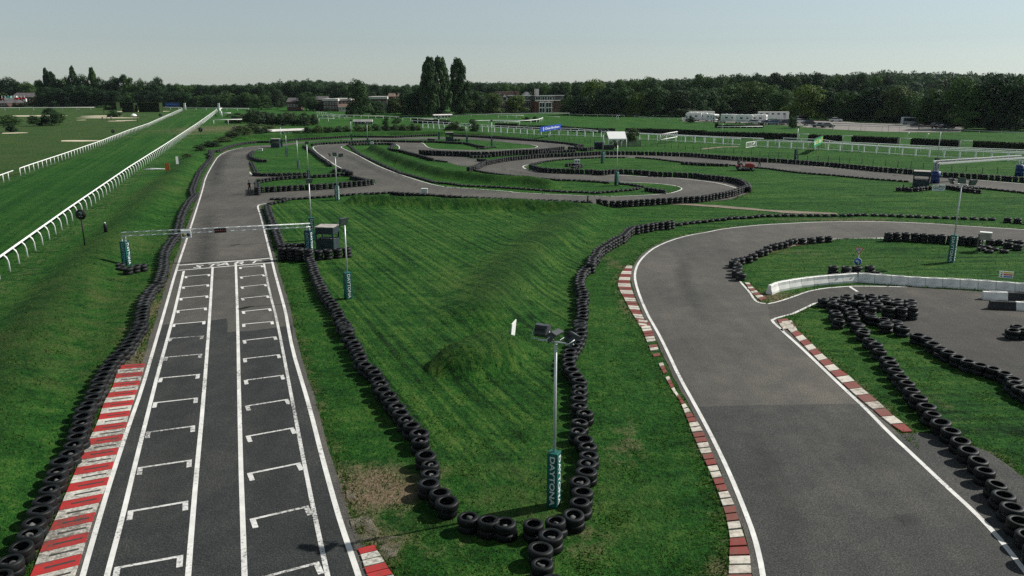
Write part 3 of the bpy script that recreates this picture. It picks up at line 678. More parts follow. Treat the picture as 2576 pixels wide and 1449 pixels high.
row('D3 1380,325 1400,352 1430,380 1475,405 1530,430', 2, 'in the paddock row at the right picture edge', exact=True)
for s, l in (('B3 560,1128 630,1130 655,1168 722,1180 738,1130 670,1110 790,1095 850,1145 960,1155 790,1205 840,1232 965,1210', 2), ('B3 915,1085 1045,1085 1175,1095 1070,1135 1180,1132 1300,1130 1435,1140 1090,1172 1295,1158 1430,1175', 2), ('B3 1030,1205 1215,1210 1340,1215 1450,1205', 3), ('B3 670,1250 695,1282 850,1268 1000,1250 1025,1282 710,1335 865,1312 1045,1300 910,1380 960,1435', 2), ('B3 1160,1325 1190,1378 1300,1358 1355,1408', 2)):
    row(s, l, 'in the big heap below the white barrier', exact=True, jit=.03)
row('D3 1385,55 1415,32 1445,55', 2, 'in the small stack standing on the paddock', exact=True)
row('B0 1285,812 1360,795 1435,780', 2, 'at the foot of the left gantry post', exact=True, jit=.02); row('B0 1215,790 1215,818', 1, 'at the foot of the left gantry post', exact=True, lit=.5)
row('B1 260,612 350,612 433,618 525,625', 4, 'in the tallest stack by the start cabin', exact=True, jit=.02)
row('B1 627,640 720,633 817,622 915,612', 3, 'in the three high stacks before the start cabin', exact=True, jit=.02)
row('B1 310,572 385,572 460,570', 2, 'behind the tallest stack by the start cabin', exact=True)
row('B1 110,180 130,250 150,300 180,370 200,430 225,500 250,560 270,590', 2, 'in the row from start cabin to chicane')
row('B2 2310,870 2265,842 2270,812 2275,778 2235,748 2250,725 2300,715 2380,700 2430,672 2490,642 2540,628; B3 0,597 60,577 110,565 165,555 215,535 260,525 345,520 440,512 525,505 612,500', 2, 'in the row inside the right bend', exact=True, jit=.02)
row('B3 1215,462 1300,462 1390,462 1480,466 1570,472 1660,477 1750,482 1850,490 1960,500 2040,502 2110,512', 3, 'in the long wall left of the grey cabinet', exact=True, jit=.02)
row('B3 2240,532 2330,532 2430,532 2530,542', 2, 'in the wall right of the grey cabinet', exact=True, jit=.02); row('B3 2150,612 2220,635 2280,612 2380,635 2200,590', 1, 'lying flat below the grey cabinet', exact=True); row('B3 2420,562 2520,580', 2, 'lying flat below the grey cabinet', exact=True)
row('B3 665,797 790,802 905,800 1030,797', 3, 'stacked round the give way sign foot', exact=True, jit=.02); row('B3 680,862 900,862 1095,860', 1, 'stacked round the give way sign foot', exact=True)
FAR = 'far'
for s, l, st in (('B1 140,160 240,140 330,115 400,110 700,90 1000,65 1370,48', 1, .8), ('B1 165,112 230,110 290,110 340,110', 1, .74), ('B1 1370,48 1700,68 2100,95 2576,118', 2, .78), ('B2 0,120 400,130 700,140 830,148', 2, .8),
    ('B2 880,142 1100,140 1500,115 1900,92 2200,40 2380,-20; M4 905,1290 870,1210 800,1160 700,1125 500,1085 200,1055 0,1040; M3 2400,1010 1600,980 1300,950 1000,935 800,935 500,960 300,940 0,930; M2 2100,915 1900,900 1750,865 1650,835', 3, .78),
    ('A2 200,1110 300,1085 450,1065 650,1050 900,1040 1160,1040', 1, .8), ('A2 1260,1040 1450,1055 1700,1085 1950,1100 2180,1115 2576,1150; A3 300,1190 700,1220 1000,1250 1430,1280', 1, .8), ('A3 1780,1325 2140,1350', 1, .8), ('A3 2000,1330 2576,1390 2900,1430', 1, .8), ('A2 1720,1090 1950,1103 2180,1110', 2, .8),
    ('M1 0,1230 300,1212 600,1182 900,1160 1090,1130', 3, .76), ('M0 1400,1290 1700,1275 2100,1250 2576,1232', 3, .76), ('M0 1300,1190 1310,1240 1310,1300', 4, .76),
    ('M0 1350,1140 1600,1100 1900,1070 2250,1050 2576,1040; M1 300,1020 500,1005 620,965', 2, .76), ('M1 640,1065 850,1110 980,1150', 2, .76), ('M1 480,930 600,975 640,990', 3, .76),
    ('M0 1250,1000 1400,1015 1700,1010 2100,1005 2300,1000', 2, .78), ('M0 1240,560 1170,600 1190,680 1300,720 1400,740 1530,735', 2, .76), ('M0 1190,780 1220,850 1260,930 1290,1000', 1, .8),
    ('M0 2250,450 2310,480 2400,540 2500,610 2576,680; M1 150,770 220,830', 2, .78), ('M0 2420,420; M1 0,400 300,385 600,370 900,355 1300,345 1800,355 2300,360 2576,375; M2 350,390 450,410 600,450 750,470', 2, .78), ('M1 280,940 350,900 430,930', 2, .76),
    ('M1 560,440 620,470 700,550 800,620 950,690 1150,780 1400,900 1650,1000 2000,1090 2300,1180 2576,1200; M2 300,1245 700,1260 1000,1275 1400,1300 1800,1330 2300,1365 2576,1370; M3 400,1390 800,1355 1100,1330 1300,1290', 1, .78), ('M3 1430,1300 1800,1350', 2, .76), ('M3 860,1200 1100,1225 1380,1270', 1, .8),
    ('M1 600,415 1000,405 1400,400 1500,420 1420,470 1400,510 1600,540 1800,590 2000,640 2280,720', 2, .78), ('M1 2350,745 2576,775', 1, .8),
    ('M1 2020,545 2300,555 2576,565; M2 500,580 900,580 1300,550 1800,530 2200,490 2350,475', 4, .78), ('M2 260,625 800,615 1300,600 1800,580 2300,550 2576,540', 2, .78), ('M2 480,660 900,640', 2, .8), ('M2 610,720 800,730', 2, .78),
    ('M2 410,890 560,860 700,780 950,730 1200,690 1600,650 2000,620 2576,600; M3 300,582 520,570', 3, .76), ('M2 2450,480 2576,490; M3 200,500 350,480', 3, .8), ('M3 0,450 150,430', 3, .8),
    ('M2 430,920 800,990 1200,1040 1600,1075 2200,1130 2576,1140; M3 400,1165 700,1195', 1, .8),
    ('M3 560,570 1000,570 1600,580 2200,600 2576,625; M4 700,680 1500,720 2576,800; R 600,590 1060,625 1450,660 2000,690 2576,730; F 2700,458', 3, .8),
    ('M2 100,240 900,260 1300,290 1700,325 2200,370 2576,420', 2, .8), ('A2 555,1110 620,1100 700,1115 600,1140', 2, .8), ('M2 600,500 720,505 800,495 900,480 960,480', 1, .8), ('M1 2190,320 2350,325', 2, .8), ('M2 100,330 270,330', 2, .8),
    ('R 900,868 980,862 1060,880', 2, .8), ('R 1130,872 1250,856 1310,850', 2, .8), ('R 1560,842 1700,862 1900,890 2000,900', 2, .8), ('M0 350,540 380,600 350,650', 3, .8)):
    row(s, l, FAR, st, lit=.02)
TYRE_LIST.sort(key=lambda t: -t[7])
near = [t for t in TYRE_LIST if t[5] != FAR and t[8]][:298]
ids = set(id(t) for t in near)
far = [t for t in TYRE_LIST if id(t) not in ids]
for i, (x, y, z, r, tl, where, top, sc, vis) in enumerate(near):
    o = bpy.data.objects.new('tyre', TYRES[i*7 % 6]); o.location = (x, y, z); o.rotation_euler = (tl*1.3, tl*.8, r); k_ = random.uniform(.93, 1.05); o.scale = (k_, k_, random.uniform(.94, 1.02))
    link(o); tag(o, 'black %s tyre %s' % ('top' if top == 0 else 'lower', where), 'tyre', 'tyres ' + where)
def far_tyres(L):
    n = 14; pr = np.array([(.225, .2), (.24, .265), (.33, .27), (.375, .21), (.375, .06), (.33, .0), (.24, .005), (.225, .05)]); L_ = len(pr)
    a = np.arange(n)*2*pi/n
    base = np.stack([np.outer(np.cos(a), pr[:, 0]), np.outer(np.sin(a), pr[:, 0]), np.tile(pr[:, 1], (n, 1))], -1).reshape(-1, 3)
    fq = np.array([[k*L_+j, ((k+1) % n)*L_+j, ((k+1) % n)*L_+(j+1) % L_, k*L_+(j+1) % L_] for k in range(n) for j in range(L_)])[:, ::-1]
    V = []; F = []
    for i, t in enumerate(L):
        c, s = math.cos(t[3]), math.sin(t[3]); k = 1+random.uniform(-.07, .06)
        b = base*[k, k, random.uniform(.93, 1.03)]; b = np.stack([b[:, 0]*c-b[:, 1]*s, b[:, 0]*s+b[:, 1]*c, b[:, 2]+b[:, 0]*t[4]+b[:, 1]*t[4]*.7], -1)
        V.append(b+[t[0], t[1], t[2]]); F.append(fq+i*len(base))
    o = np_mesh('tyre_barriers', np.concatenate(V), np.concatenate(F), RUBBER_FAR, smooth=True)
    tag(o, 'long black tyre barriers lining the farther bends of the kart track', 'tyre barrier', kind='stuff')
far_tyres(far)
# small worn kart tyres dropped inside the near stacks
kt = MB().lathe([(.06, .02), (.075, 0), (.12, 0), (.14, .03), (.14, .12), (.12, .15), (.075, .15), (.06, .13)], mat('grey_worn_rubber', (.085, .088, .086), .8, .4, 6), 14, closed=True).build('kart_tyre'); km = kt.data; bpy.data.objects.remove(kt)
inner = [t for t in near if t[6] == 0 and t[1] < 42 and t[0] < 9][:60]
for i, t in enumerate(inner):
    if random.random() < .35: continue
    o = link(bpy.data.objects.new('kart_tyre', km)); o.location = (t[0]+random.uniform(-.08, .08), t[1]+random.uniform(-.05, .08), t[2]+.03)
    o.rotation_euler = (random.uniform(.3, 1.4), 0, random.uniform(0, 6.28))
    tag(o, 'small grey tyre inside a stack ' + t[5], 'kart tyre', 'kart tyres inside the stacks ' + t[5])

# ------------------------------------------------------------------ floodlights in padded posts
def flood_head(mb, c, rz, tilt, s=1.):
    R = Matrix.Translation(Vector(c)) @ Matrix.Rotation(rz, 4, 'Z') @ Matrix.Rotation(tilt, 4, 'X')
    def tr(vs): return [R @ Vector(v)*1 for v in vs]
    w, h, d = .62*s, .52*s, .24*s
    f = [(-w/2, -d/2, -h/2), (w/2, -d/2, -h/2), (w/2, -d/2, h/2), (-w/2, -d/2, h/2)]
    k = [(-w*.36, d/2, -h*.34), (w*.36, d/2, -h*.34), (w*.42, d/2, h*.30), (-w*.42, d/2, h*.30)]
    mb.add(tr(f+k), [(0, 1, 5, 4), (1, 2, 6, 5), (2, 3, 7, 6), (3, 0, 4, 7), (4, 5, 6, 7)], LAMPBODY)
    g = [(-w*.43, -d/2-.006, -h*.4), (w*.43, -d/2-.006, -h*.4), (w*.43, -d/2-.006, h*.4), (-w*.43, -d/2-.006, h*.4)]
    fr = f
    mb.add(tr(fr), [(0, 3, 2, 1)], LAMPBODY); mb.add(tr(g), [(0, 1, 2, 3)], LAMPGLASS)
    for i in range(7):
        x = -w*.33+w*.11*i; mb.add(tr([(x-.008, d/2, -h*.3), (x+.008, d/2, -h*.3), (x+.008, d/2+.04, 0), (x+.008, d/2, h*.28), (x-.008, d/2, h*.28), (x-.008, d/2+.04, 0)]), [(0, 1, 2), (2, 3, 0), (3, 4, 5), (0, 5, 4)], LAMPBODY)
    mb.tube(tr([(-w/2-.01, .0, 0), (-w/2-.02, .05, -h*.7), (w/2+.02, .05, -h*.7), (w/2+.01, 0, 0)]), .018*s, STEEL, 5)
def floodlight(base, boxtop, poletop, heads, label, rz, bw=.36, tri=True, words=True, col=TEAL, group='floodlights around the kart track', round_=False):
    b = G(*base); bz = th(b); b.z = bz
    hb = zat(b, boxtop)-bz; hp = zat(b, poletop)-bz
    t = thing('floodlight', label, 'floodlight', b, rz, group)
    mb = MB()
    if round_: mb.lathe([(.0, 0), (bw*.62, 0), (bw*.62, hb*.97), (bw*.5, hb), (0, hb)], col, 18)
    else: mb.box((0, 0, hb/2), (bw, bw, hb), col)
    pad = mb.build('post_pad', t); 
    if not round_:
        bv = pad.modifiers.new('bevel', 'BEVEL'); bv.width = .025; bv.segments = 2
    if words:
        ln = hb*.9
        for a, m in ((0, LETTER), (pi/2, LETTER)):
            off = bw/2+.004
            if round_: off = bw*.62
            X = Matrix.Rotation(a, 4, 'Z') @ Matrix.Translation((0, -off-.0, hb*.5)) @ Matrix.Rotation(pi/2, 4, 'X') @ Matrix.Rotation(-pi/2, 4, 'Z')
            big = bw*.92
            o = lettering('DAYTONA', bw*.66, m, X, pad, spacing=1.0)
            w = max(v.co.z for v in o.data.vertices)-min(v.co.z for v in o.data.vertices)
            k = ln/w
            o.data.transform(Matrix.Translation((0, 0, hb*.5)) @ Matrix.Diagonal((1, 1, k, 1)) @ Matrix.Translation((0, 0, -hb*.5)))
    MB().tube([(0, 0, hb*.9), (0, 0, hp)], [.055, .045], STEEL, 10).build('pole', t)
    s = 1.0
    if heads == 3:
        MB().tube([(-.62, 0, hp), (.62, 0, hp)], .03, STEEL, 6).build('crossbar', t)
        hs = [(-.75, 0, hp+.28, -.9), (0, -.02, hp+.36, 0), (.75, 0, hp+.28, .9)]
    elif heads == 2:
        MB().tube([(-.4, 0, hp), (.4, 0, hp)], .03, STEEL, 6).build('crossbar', t); hs = [(-.45, 0, hp+.28, -1.), (.45, 0, hp+.28, 1.)]
    else: hs = [(0, -.05, hp+.3, 0)]
    return t, hs, hp
def heads(t, hs, tilts, turn=0., s=1.):
    for (x, y, z, a), tl in zip(hs, tilts):
        mb = MB(); flood_head(mb, (x, y, z), a+turn, tl, s); mb.build('lamp_head', t)
G18 = [
 (('D2 235,1050'), 'D2 235,745', 'D2 262,125', 3, 'floodlight nearest the camera, three heads on a tall pole in a lettered green post pad', -.42, .38, 1),
 ('B1 930,1125', 'B1 920,860', 'B1 903,390', 1, 'single headed floodlight on the mown infield right of the start grid', .55, .46, 1),
 ('F 786,604', 'F 784,547', 'F 777,462', 1, 'single headed floodlight rising directly behind the start cabin', .3, .46, 1),
 ('B1 820,135', 'M1 345,1270', 'M1 312,690', 3, 'three headed floodlight in front of the spit of stacked tyres', -.3, .46, 1),
 ('F 777,451', 'F 776,427', 'M0 2330,440', 1, 'floodlight standing between the two tyre rows of the left island', .3, .46, 1),
 ('M0 2145,930', 'M0 2140,757', 'M0 2122,360', 1, 'floodlight with lettered green pad in the middle of the left grass island', .2, .46, 1),
 ('M0 1912,680', 'M0 1905,497', 'M0 1888,225', 2, 'two headed floodlight on the left grass island beside the small hut', .3, .46, 1),
 ('M0 1808,485', 'M0 1803,337', 'M0 1788,85', 1, 'thin floodlight right behind the hut at the top of the straight', .3, .4, 0),
 ('M1 635,350', 'M1 630,225', 'M1 622,-30', 1, 'left one of the pair of floodlights against the dark scrub', .3, .42, 0),
 ('M1 962,445', 'M1 957,305', 'M1 948,20', 2, 'right one of the pair of floodlights against the dark scrub', .3, .42, 0),
 ('M1 2395,340', 'M1 2395,182', 'T3 1108,1110', 1, 'floodlight beside the dark hut on the farthest grass island', .3, .42, 0),
 ('M2 382,395', 'M2 382,258', 'M2 383,60', 2, 'floodlight with pale pad on the farthest grass island', .3, .42, 0),
 ('M2 882,490', 'M2 882,327', 'T3 2167,1165', 1, 'floodlight with dark pad ringed by loose tyres on the farthest island', .3, .42, 1),
 ('M3 535,815', 'M3 535,592', 'M3 547,185', 3, 'three headed floodlight with round green pad left of the white gazebo', .3, .5, 1),
 ('M3 812,1265', 'M3 815,990', 'M3 850,410', 2, 'floodlight with round green lettered pad on the hairpin island', .3, .5, 1),
 ('M4 1843,745', 'M4 1845,535', 'M4 1872,120', 1, 'floodlight behind the upper track left of the green and yellow board', .3, .5, 1),
 ('F 2353,436', 'F 2358,397', 'R 1462,120', 1, 'floodlight behind the blue barrel of the white beam gantry', .3, .55, 0),
 ('B3 1840,762', 'B3 1852,486', 'B3 1955,-20', 3, 'three headed floodlight on the striped grass at the right', -.75, .46, 1)]
for i, (b, bt, ptp, hn, lab, rz, bw, wd) in enumerate(G18):
    p0, p1, p2 = px(b)[0], px(bt)[0], px(ptp)[0]
    t, hs, hp = floodlight(p0, p1[1], p2[1], hn, lab, rz, bw, words=bool(wd), round_=(i in (13, 14)), col=TEALDK if i in (12, 15, 16, 4) else TEAL)
    sc = 1.0
    if i == 0:
        cc, ss = math.cos(-rz), math.sin(-rz)
        hs = [(dx*cc-dy*ss, dx*ss+dy*cc, hp+dz, a-rz) for dx, dy, dz, a in ((-.46, .05, .40, 2.7), (-.06, -.05, .26, 1.0), (.50, .0, .16, 1.9))]; heads(t, hs, [.45, .75, .9], 0, .86)
    elif i == 1: heads(t, [(-.12, -.05, hp+.32, .15)], [.5], .2, 1.05)
    elif i == 2: heads(t, hs, [.55], .5, .95)
    elif hn == 3: heads(t, hs, [.5, .35, .5], 0, .95)
    else: heads(t, hs, [.5]*len(hs), random.uniform(-.8, .8), .9)

# ------------------------------------------------------------------ start gantry
def lattice(mb, a, b, w, m, n, r=.018):
    a, b = Vector(a), Vector(b); d = (b-a).normalized()
    up = Vector((0, 0, 1)) if abs(d.z) < .9 else Vector((0, 1, 0))
    s = d.cross(up).normalized()*w/2; u = s.cross(d).normalized()*w/2
    co = [s+u, s-u, -s-u, -s+u]
    for c in co: mb.tube([a+c, b+c], r, m, 6)
    for i in range(n):
        p, q = a.lerp(b, i/n), a.lerp(b, (i+1)/n)
        for k in range(4):
            c0, c1 = co[k], co[(k+1) % 4]
            mb.tube([p+(c0 if i % 2 else c1), q+(c1 if i % 2 else c0)], r*.6, m, 4, cap=False)
gl, gr = G(320, 668), G(779, 641)
gh = (zat(gl, 584)+zat(gr, 562))/2; mid = (gl+gr)/2
ang = math.atan2(gr.y-gl.y, gr.x-gl.x); half = (gr-gl).length/2
tg = thing('start_gantry', 'silver lattice gantry with signal boxes spanning the start straight', 'gantry', (mid.x, mid.y, 0), ang)
mb = MB(); lattice(mb, (-half-.2, 0, gh-.16), (half+.2, 0, gh-.16), .30, STEEL, 34); mb.build('truss', tg)
for sx in (-1, 1):
    mb = MB(); lattice(mb, (sx*half, 0, 0), (sx*half, 0, gh-.3), .28, STEEL, 10); mb.build('post', tg)
    hb = zat(gl, px('B0 1270,548')[0][1]) if sx < 0 else 2.15
    rot = -.25-ang
    mbb = MB(); mbb.box((0, 0, hb/2), (.52, .52, hb), TEAL if sx < 0 else TEALDK); pad = mbb.build('post_pad', tg); pad.location = (sx*half, 0, 0); pad.rotation_euler = (0, 0, rot)
    for a, m in ((0, LETTERSHADE), (pi/2, LETTER)):
        X = Matrix.Rotation(a, 4, 'Z') @ Matrix.Translation((0, -.264, hb*.5)) @ Matrix.Rotation(pi/2, 4, 'X') @ Matrix.Rotation(-pi/2, 4, 'Z')
        o = lettering('DAYTONA', .36, m, X, pad)
def along(pxx, a=gl, b=gr):         # fraction along the gantry for a picture column
    best = min(range(1001), key=lambda i: abs((lambda q: (q.x/(q.y*CP-(gh-HC)*SP))*FPX+CX-pxx)(a.lerp(b, i/1000))))
    return (best/1000*2-1)*half
x1 = along(468); x2 = along(554)
b1 = MB().box((x1, -.25, gh-.34), (.74, .3, .62), WHITE).build('signal_box', tg)
for dx, m in ((-.18, mat('amber_lens', (.16, .12, .03), .25)), (.18, mat('dark_lens', (.03, .03, .045), .25))): MB().disc((x1+dx, -.42, gh-.4), .14, (0, 1, 0), m).build('lens', b1)
b2 = MB().box((x2, -.22, gh-.2), (.92, .22, .36), BLACKP).build('signal_box', tg)
for k in range(5): MB().disc((x2-.34+.17*k, -.345, gh-.2), .06, (0, 1, 0), mat('red_lens_off', (.10, .012, .01), .3) if k == 0 else bpy.data.materials['red_lens_off'], 12).build('lens', b2)

# ------------------------------------------------------------------ second gantry with white beams
ql, qr = G(*px('R 1378,812')[0]), G(*px('R 2508,718')[0])
hq = zat(ql, px('R 1400,520')[0][1]); ag = math.atan2(qr.y-ql.y, qr.x-ql.x); hf = (qr-ql).length/2; mq = (ql+qr)/2
tq = thing('beam_gantry', 'pair of white beams carried on two blue barrels over the far track', 'gantry', (mq.x, mq.y, 0), ag)
MB().box((-.2, .26, hq), (hf*2+.7, .2, .26), WHITE).build('beam', tq); MB().box((.2, -.26, hq-.3), (hf*2+.2, .2, .24), WHITE).build('beam', tq)
mb = MB(); lattice(mb, (-hf, 0, hq-.12), (hf, 0, hq-.12), .3, DARKSTEEL, 40, .02); mb.build('truss', tq)
hbq = zat(ql, px('R 1378,652')[0][1])
for sx in (-1, 1):
    MB().lathe([(0, 0), (.62, 0), (.62, hbq*.33), (.64, hbq*.34), (.62, hbq*.36), (.62, hbq*.66), (.64, hbq*.67), (.62, hbq*.69), (.62, hbq), (0, hbq)], BLUEB, 22, (sx*hf, 0, 0)).build('barrel', tq)
    mb = MB(); lattice(mb, (sx*hf, 0, hbq*.9), (sx*hf, 0, hq-.1), .5, STEEL, 8, .03); mb.build('post', tq)
    
# ------------------------------------------------------------------ cabins
def cabin(base, w, h, rz, label, roof=ROOFPALE):
    b = G(*base); t = thing('marshal_cabin', label, 'cabin', (b.x, b.y, th(b)), rz, None)
    mb = MB(); th_ = .06
    for x, y, dx, dy in ((0, -w/2, w, th_), (0, w/2, w, th_), (-w/2, 0, th_, w-.07), (w/2, 0, th_, w-.07)):
        mb.box((x, y, h*.25), (dx, dy, h*.5), CABIN); mb.box((x, y, h*.86), (dx, dy, h*.26), CABIN)
    for x in (-1, 1):
        for y in (-1, 1): mb.box((x*(w/2-.02), y*(w/2-.02), h*.6), (.13, .13, h*.40), CABIN)
    mb.build('wall', t)
    MB().box((0, 0, h+.025), (w+.12, w+.12, .05), roof).build('roof', t)
    MB().box((0, w*.2, h*.46), (w*.8, w*.3, .05), WOODG).build('shelf', t)
    return t
cabin((826, 630), 1.55, zat(G(826, 630), 569), -.12, 'slate grey open windowed cabin behind tall tyre stacks at the start line')
cabin(px('R 1185,872')[0], 2.0, zat(G(*px('R 1185,872')[0]), px('R 0,650')[0][1]), -.45, 'slate cabin with pale roof beside the blue barrel and small white sign')
cabin(px('M0 1690,500')[0], 1.9, zat(G(*px('M0 1690,500')[0]), px('M0 0,325')[0][1]), .1, 'little hut on the left grass island near the top of the straight')
cabin(px('M2 30,375')[0], 1.9, zat(G(*px('M2 30,375')[0]), px('M2 0,195')[0][1]), .1, 'dark hut on the farthest grass island between two floodlights')

# ------------------------------------------------------------------ light panels, boxes, signs
def light_panel(s, w, h, zb, label, n=2):
    p = pt(s); t = thing('light_panel', label, 'light panel', (p.x, p.y, th(p)), .05, None)
    b = MB().box((0, 0, zb+h/2), (w, .25, h), WHITE).build('panel', t)
    for k in range(n): MB().disc((-w*.22+w*.44*k, -.14, zb+h/2), w*.14, (0, 1, 0), BLACKP, 14).build('lens', b)
    MB().tube([(-w*.3, 0, 0), (-w*.3, 0, zb+.02)], .03, DARKSTEEL).tube([(w*.3, 0, 0), (w*.3, 0, zb+.02)], .03, DARKSTEEL).build('leg', t)
light_panel('M1 1050,460', .62, .55, .35, 'white two lamp signal panel at the top end of the long grass mound')
light_panel('A2 655,1150', 1.0, .75, .7, 'white two lamp signal panel above a clump of tyres on the oval island')
light_panel('M0 1385,600', .8, .55, .35, 'white signal panel near the front of the left island')
p = pt('M1 2105,1490'); t = thing('cabinet', 'pale grey cabinet on legs in front of the low tyre wall', 'cabinet', (p.x, p.y, 0))
MB().box((0, 0, .75), (.75, .4, .55), STEEL).build('box', t); MB().box((0, -.01, 1.05), (.82, .48, .06), WHITE).build('lid', t); MB().box((-.3, 0, .24), (.06, .3, .48), DARKSTEEL).build('leg', t); MB().box((.3, 0, .24), (.06, .3, .48), DARKSTEEL).build('leg', t)
p = pt('B3 2130,650'); t = thing('cabinet', 'grey control cabinet on two timber posts behind the flat tyres', 'cabinet', (p.x, p.y, 0), -.5)
MB().box((.28, 0, 1.35), (.85, .5, .62), ROOFPALE).build('box', t); MB().box((.28, 0, 1.69), (.92, .58, .06), WHITE).build('lid', t)
for x in (-.22, .1): MB().box((x, .02, .75), (.1, .16, 1.5), WOODG).build('post', t)
# leaning white board on the infield mound
p = pt('D1 1455,122'); t = thing('board', 'white board standing edge on beside the dark grass mound', 'board', (p.x, p.y, th(p)), 1.32)
MB().box((0, 0, .6), (.95, .05, 1.15), WHITE, rx=.1).build('panel', t); MB().tube([(-.3, .3, 0), (-.3, .03, .8)], .03, WOODG).build('strut', t)
# furlong markers
def marker(base, topy, txt, label, r=.32):
    b = G(*px(base)[0]); b.z = th(b); h = zat(b, topy)-b.z
    t = thing('distance_marker', label, 'distance marker', b, 0, 'round distance markers on the racecourse')
    MB().tube([(0, 0, 0), (0, 0, h-r)], .06, BLACKP, 8).build('post', t)
    d = MB().disc((0, 0, h-r), r, (0, 1, 0), BLACKP, 28, .06).build('disc', t)
    lettering(txt, r*1.35, mat('pale_green_numeral', (.28, .42, .30), .6) if 'pale_green_numeral' not in bpy.data.materials else bpy.data.materials['pale_green_numeral'], Matrix.Translation((0, -.036, h-r)) @ Matrix.Rotation(pi/2, 4, 'X'), d, 'numeral')
marker('B0 860,632', 469.6+228/4, '2', 'black round marker with pale figure 2 near the white rail', .46)
marker('A0 1145,850', 134.2+765/4, '3', 'black round marker on the golf course side of the far rail', .5)
marker('A0 2026,855', 134.2+745/4, '3', 'black round marker beside the scrub right of the white rail', .6)
marker('T1 657,1085', 161+993/8, '4', 'farthest small black round marker beside the golf course rail', .7)
marker('T3 1760,1230', 161+1112/8, '3', 'round marker half hidden by the dark bush behind the track', .8)
p = pt('B0 1075,528'); t = thing('stub_post', 'short dark post with pale cap alone on the left grass bank', 'post', (p.x, p.y, th(p)))
MB().lathe([(0, 0), (.16, 0), (.16, .7), (.1, .82), (0, .82)], BLACKP, 12).build('stub', t); MB().lathe([(0, .82), (.08, .82), (.06, .93), (0, .95)], WHITE, 10).build('cap', t)
p = pt('A0 1690,1203'); t = thing('board', 'small orange board standing on the grass bank', 'board', (p.x, p.y, th(p)), .2); MB().box((0, 0, .65), (.75, .06, 1.2), ORANGE, rx=-.1).build('panel', t); MB().tube([(0, .3, 0), (0, .1, .8)], .03, WOODG).build('strut', t)
p = pt('A0 1790,1158'); t = thing('board', 'narrow white upright board on the grass bank by the orange one', 'board', (p.x, p.y, th(p)), .5); MB().box((0, 0, .75), (.4, .07, 1.3), WHITE, rx=-.05).build('panel', t); MB().tube([(0, .25, 0), (0, .05, .8)], .03, WOODG).build('strut', t)
p = pt('A0 1550,1172'); t = thing('rail_section', 'loose white plastic rail pieces lying on the grass', 'rail pieces', (p.x, p.y, 0))
for k in range(4): MB().tube([(-1.6+.3*k, -.3+.2*k, .08+.05*k), (1.2+.3*k, .1-.1*k, .12)], .08, RAILW, 8).build('rail', t)
for s, l in (('M1 1552,615', 'small dark post on the crest of the long grass mound'), ('B2 762,168', 'small dark post at the right end of the infield bank'), ('M1 425,345', 'tiny pale post on the verge behind the tyre row'), ('R 960,862', 'little dark post beside the cabin tyres')):
    p = pt(s, .6); t = thing('marker_post', l, 'post', (p.x, p.y, th(p)))
    MB().lathe([(0, 0), (.14, 0), (.12, .55), (.07, .62), (.09, .75), (.07, .9), (0, .95)], STAKE, 10).build('post', t)
# give way sign with blue arrow disc
p = pt('B3 895,850'); t = thing('road_sign', 'red edged white triangle over a blue arrow disc beside stacked tyres', 'road sign', (p.x, p.y, 0), -.62)
hz = zat(p, px('B3 0,610')[0][1])
MB().tube([(0, 0, 0), (0, 0, hz-.1)], .035, STEEL, 8).build('post', t)
def tri(s, y, m, name, par):
    z0 = hz-.02
    a = [(-.33*s, y, z0-.17+.17*s), (.33*s, y, z0-.17+.17*s), (0, y, z0-.17-.40*s)]
    return MB().add(a+[(x, y2+.02, z) for x, y2, z in a], [(0, 2, 1), (3, 4, 5), (0, 1, 4, 3), (1, 2, 5, 4), (2, 0, 3, 5)], m).build(name, par)
s1 = tri(1., -.06, REDP, 'triangle', t); tri(.76, -.064, LETTER, 'white_field', s1)
lettering('GIVE\nWAY', .115, BLACKP, Matrix.Translation((0, -.068, hz-.2)) @ Matrix.Rotation(pi/2, 4, 'X'), s1)
zc = zat(p, px('B3 0,753')[0][1])
d = MB().disc((0, -.05, zc), .27, (0, 1, 0), BLUEP, 28).disc((0, -.044, zc), .29, (0, 1, 0), LETTER, 28).build('disc', t)
MB().add([(x*.27, -.069, zc+z*.27) for x, z in ((.12, -.7), (.38, -.7), (.38, .32), (-.1, .32), (-.1, .62), (-.72, .18), (-.1, -.28), (-.1, .04), (.12, .04))], [(0, 1, 2, 3, 7, 8), (3, 4, 5, 6, 7)], LETTER).build('arrow', d)
# small safety board
p = pt('B3 2385,960'); t = thing('notice_board', 'small notice board with red and blue bands behind the white barrier', 'notice board', (p.x, p.y, 0), -.4)
zt = zat(p, px('B3 0,852')[0][1]); zb = zat(p, px('B3 0,918')[0][1])
bd = MB().box((0, 0, (zt+zb)/2), (.9, .04, zt-zb), WHITE).build('panel', t); hh = zt-zb
for m, k in ((YELLOW, .80), (REDP, .5), (BLUEP, .2)): MB().box((.12, -.024, zb+hh*k), (.56, .008, hh*.19), m).build('band', bd); MB().disc((-.3, -.024, zb+hh*k), hh*.1, (0, 1, 0), m, 12, .008).build('symbol', bd)
MB().tube([(0, .04, 0), (0, .04, zt)], .03, STEEL).build('post', t)

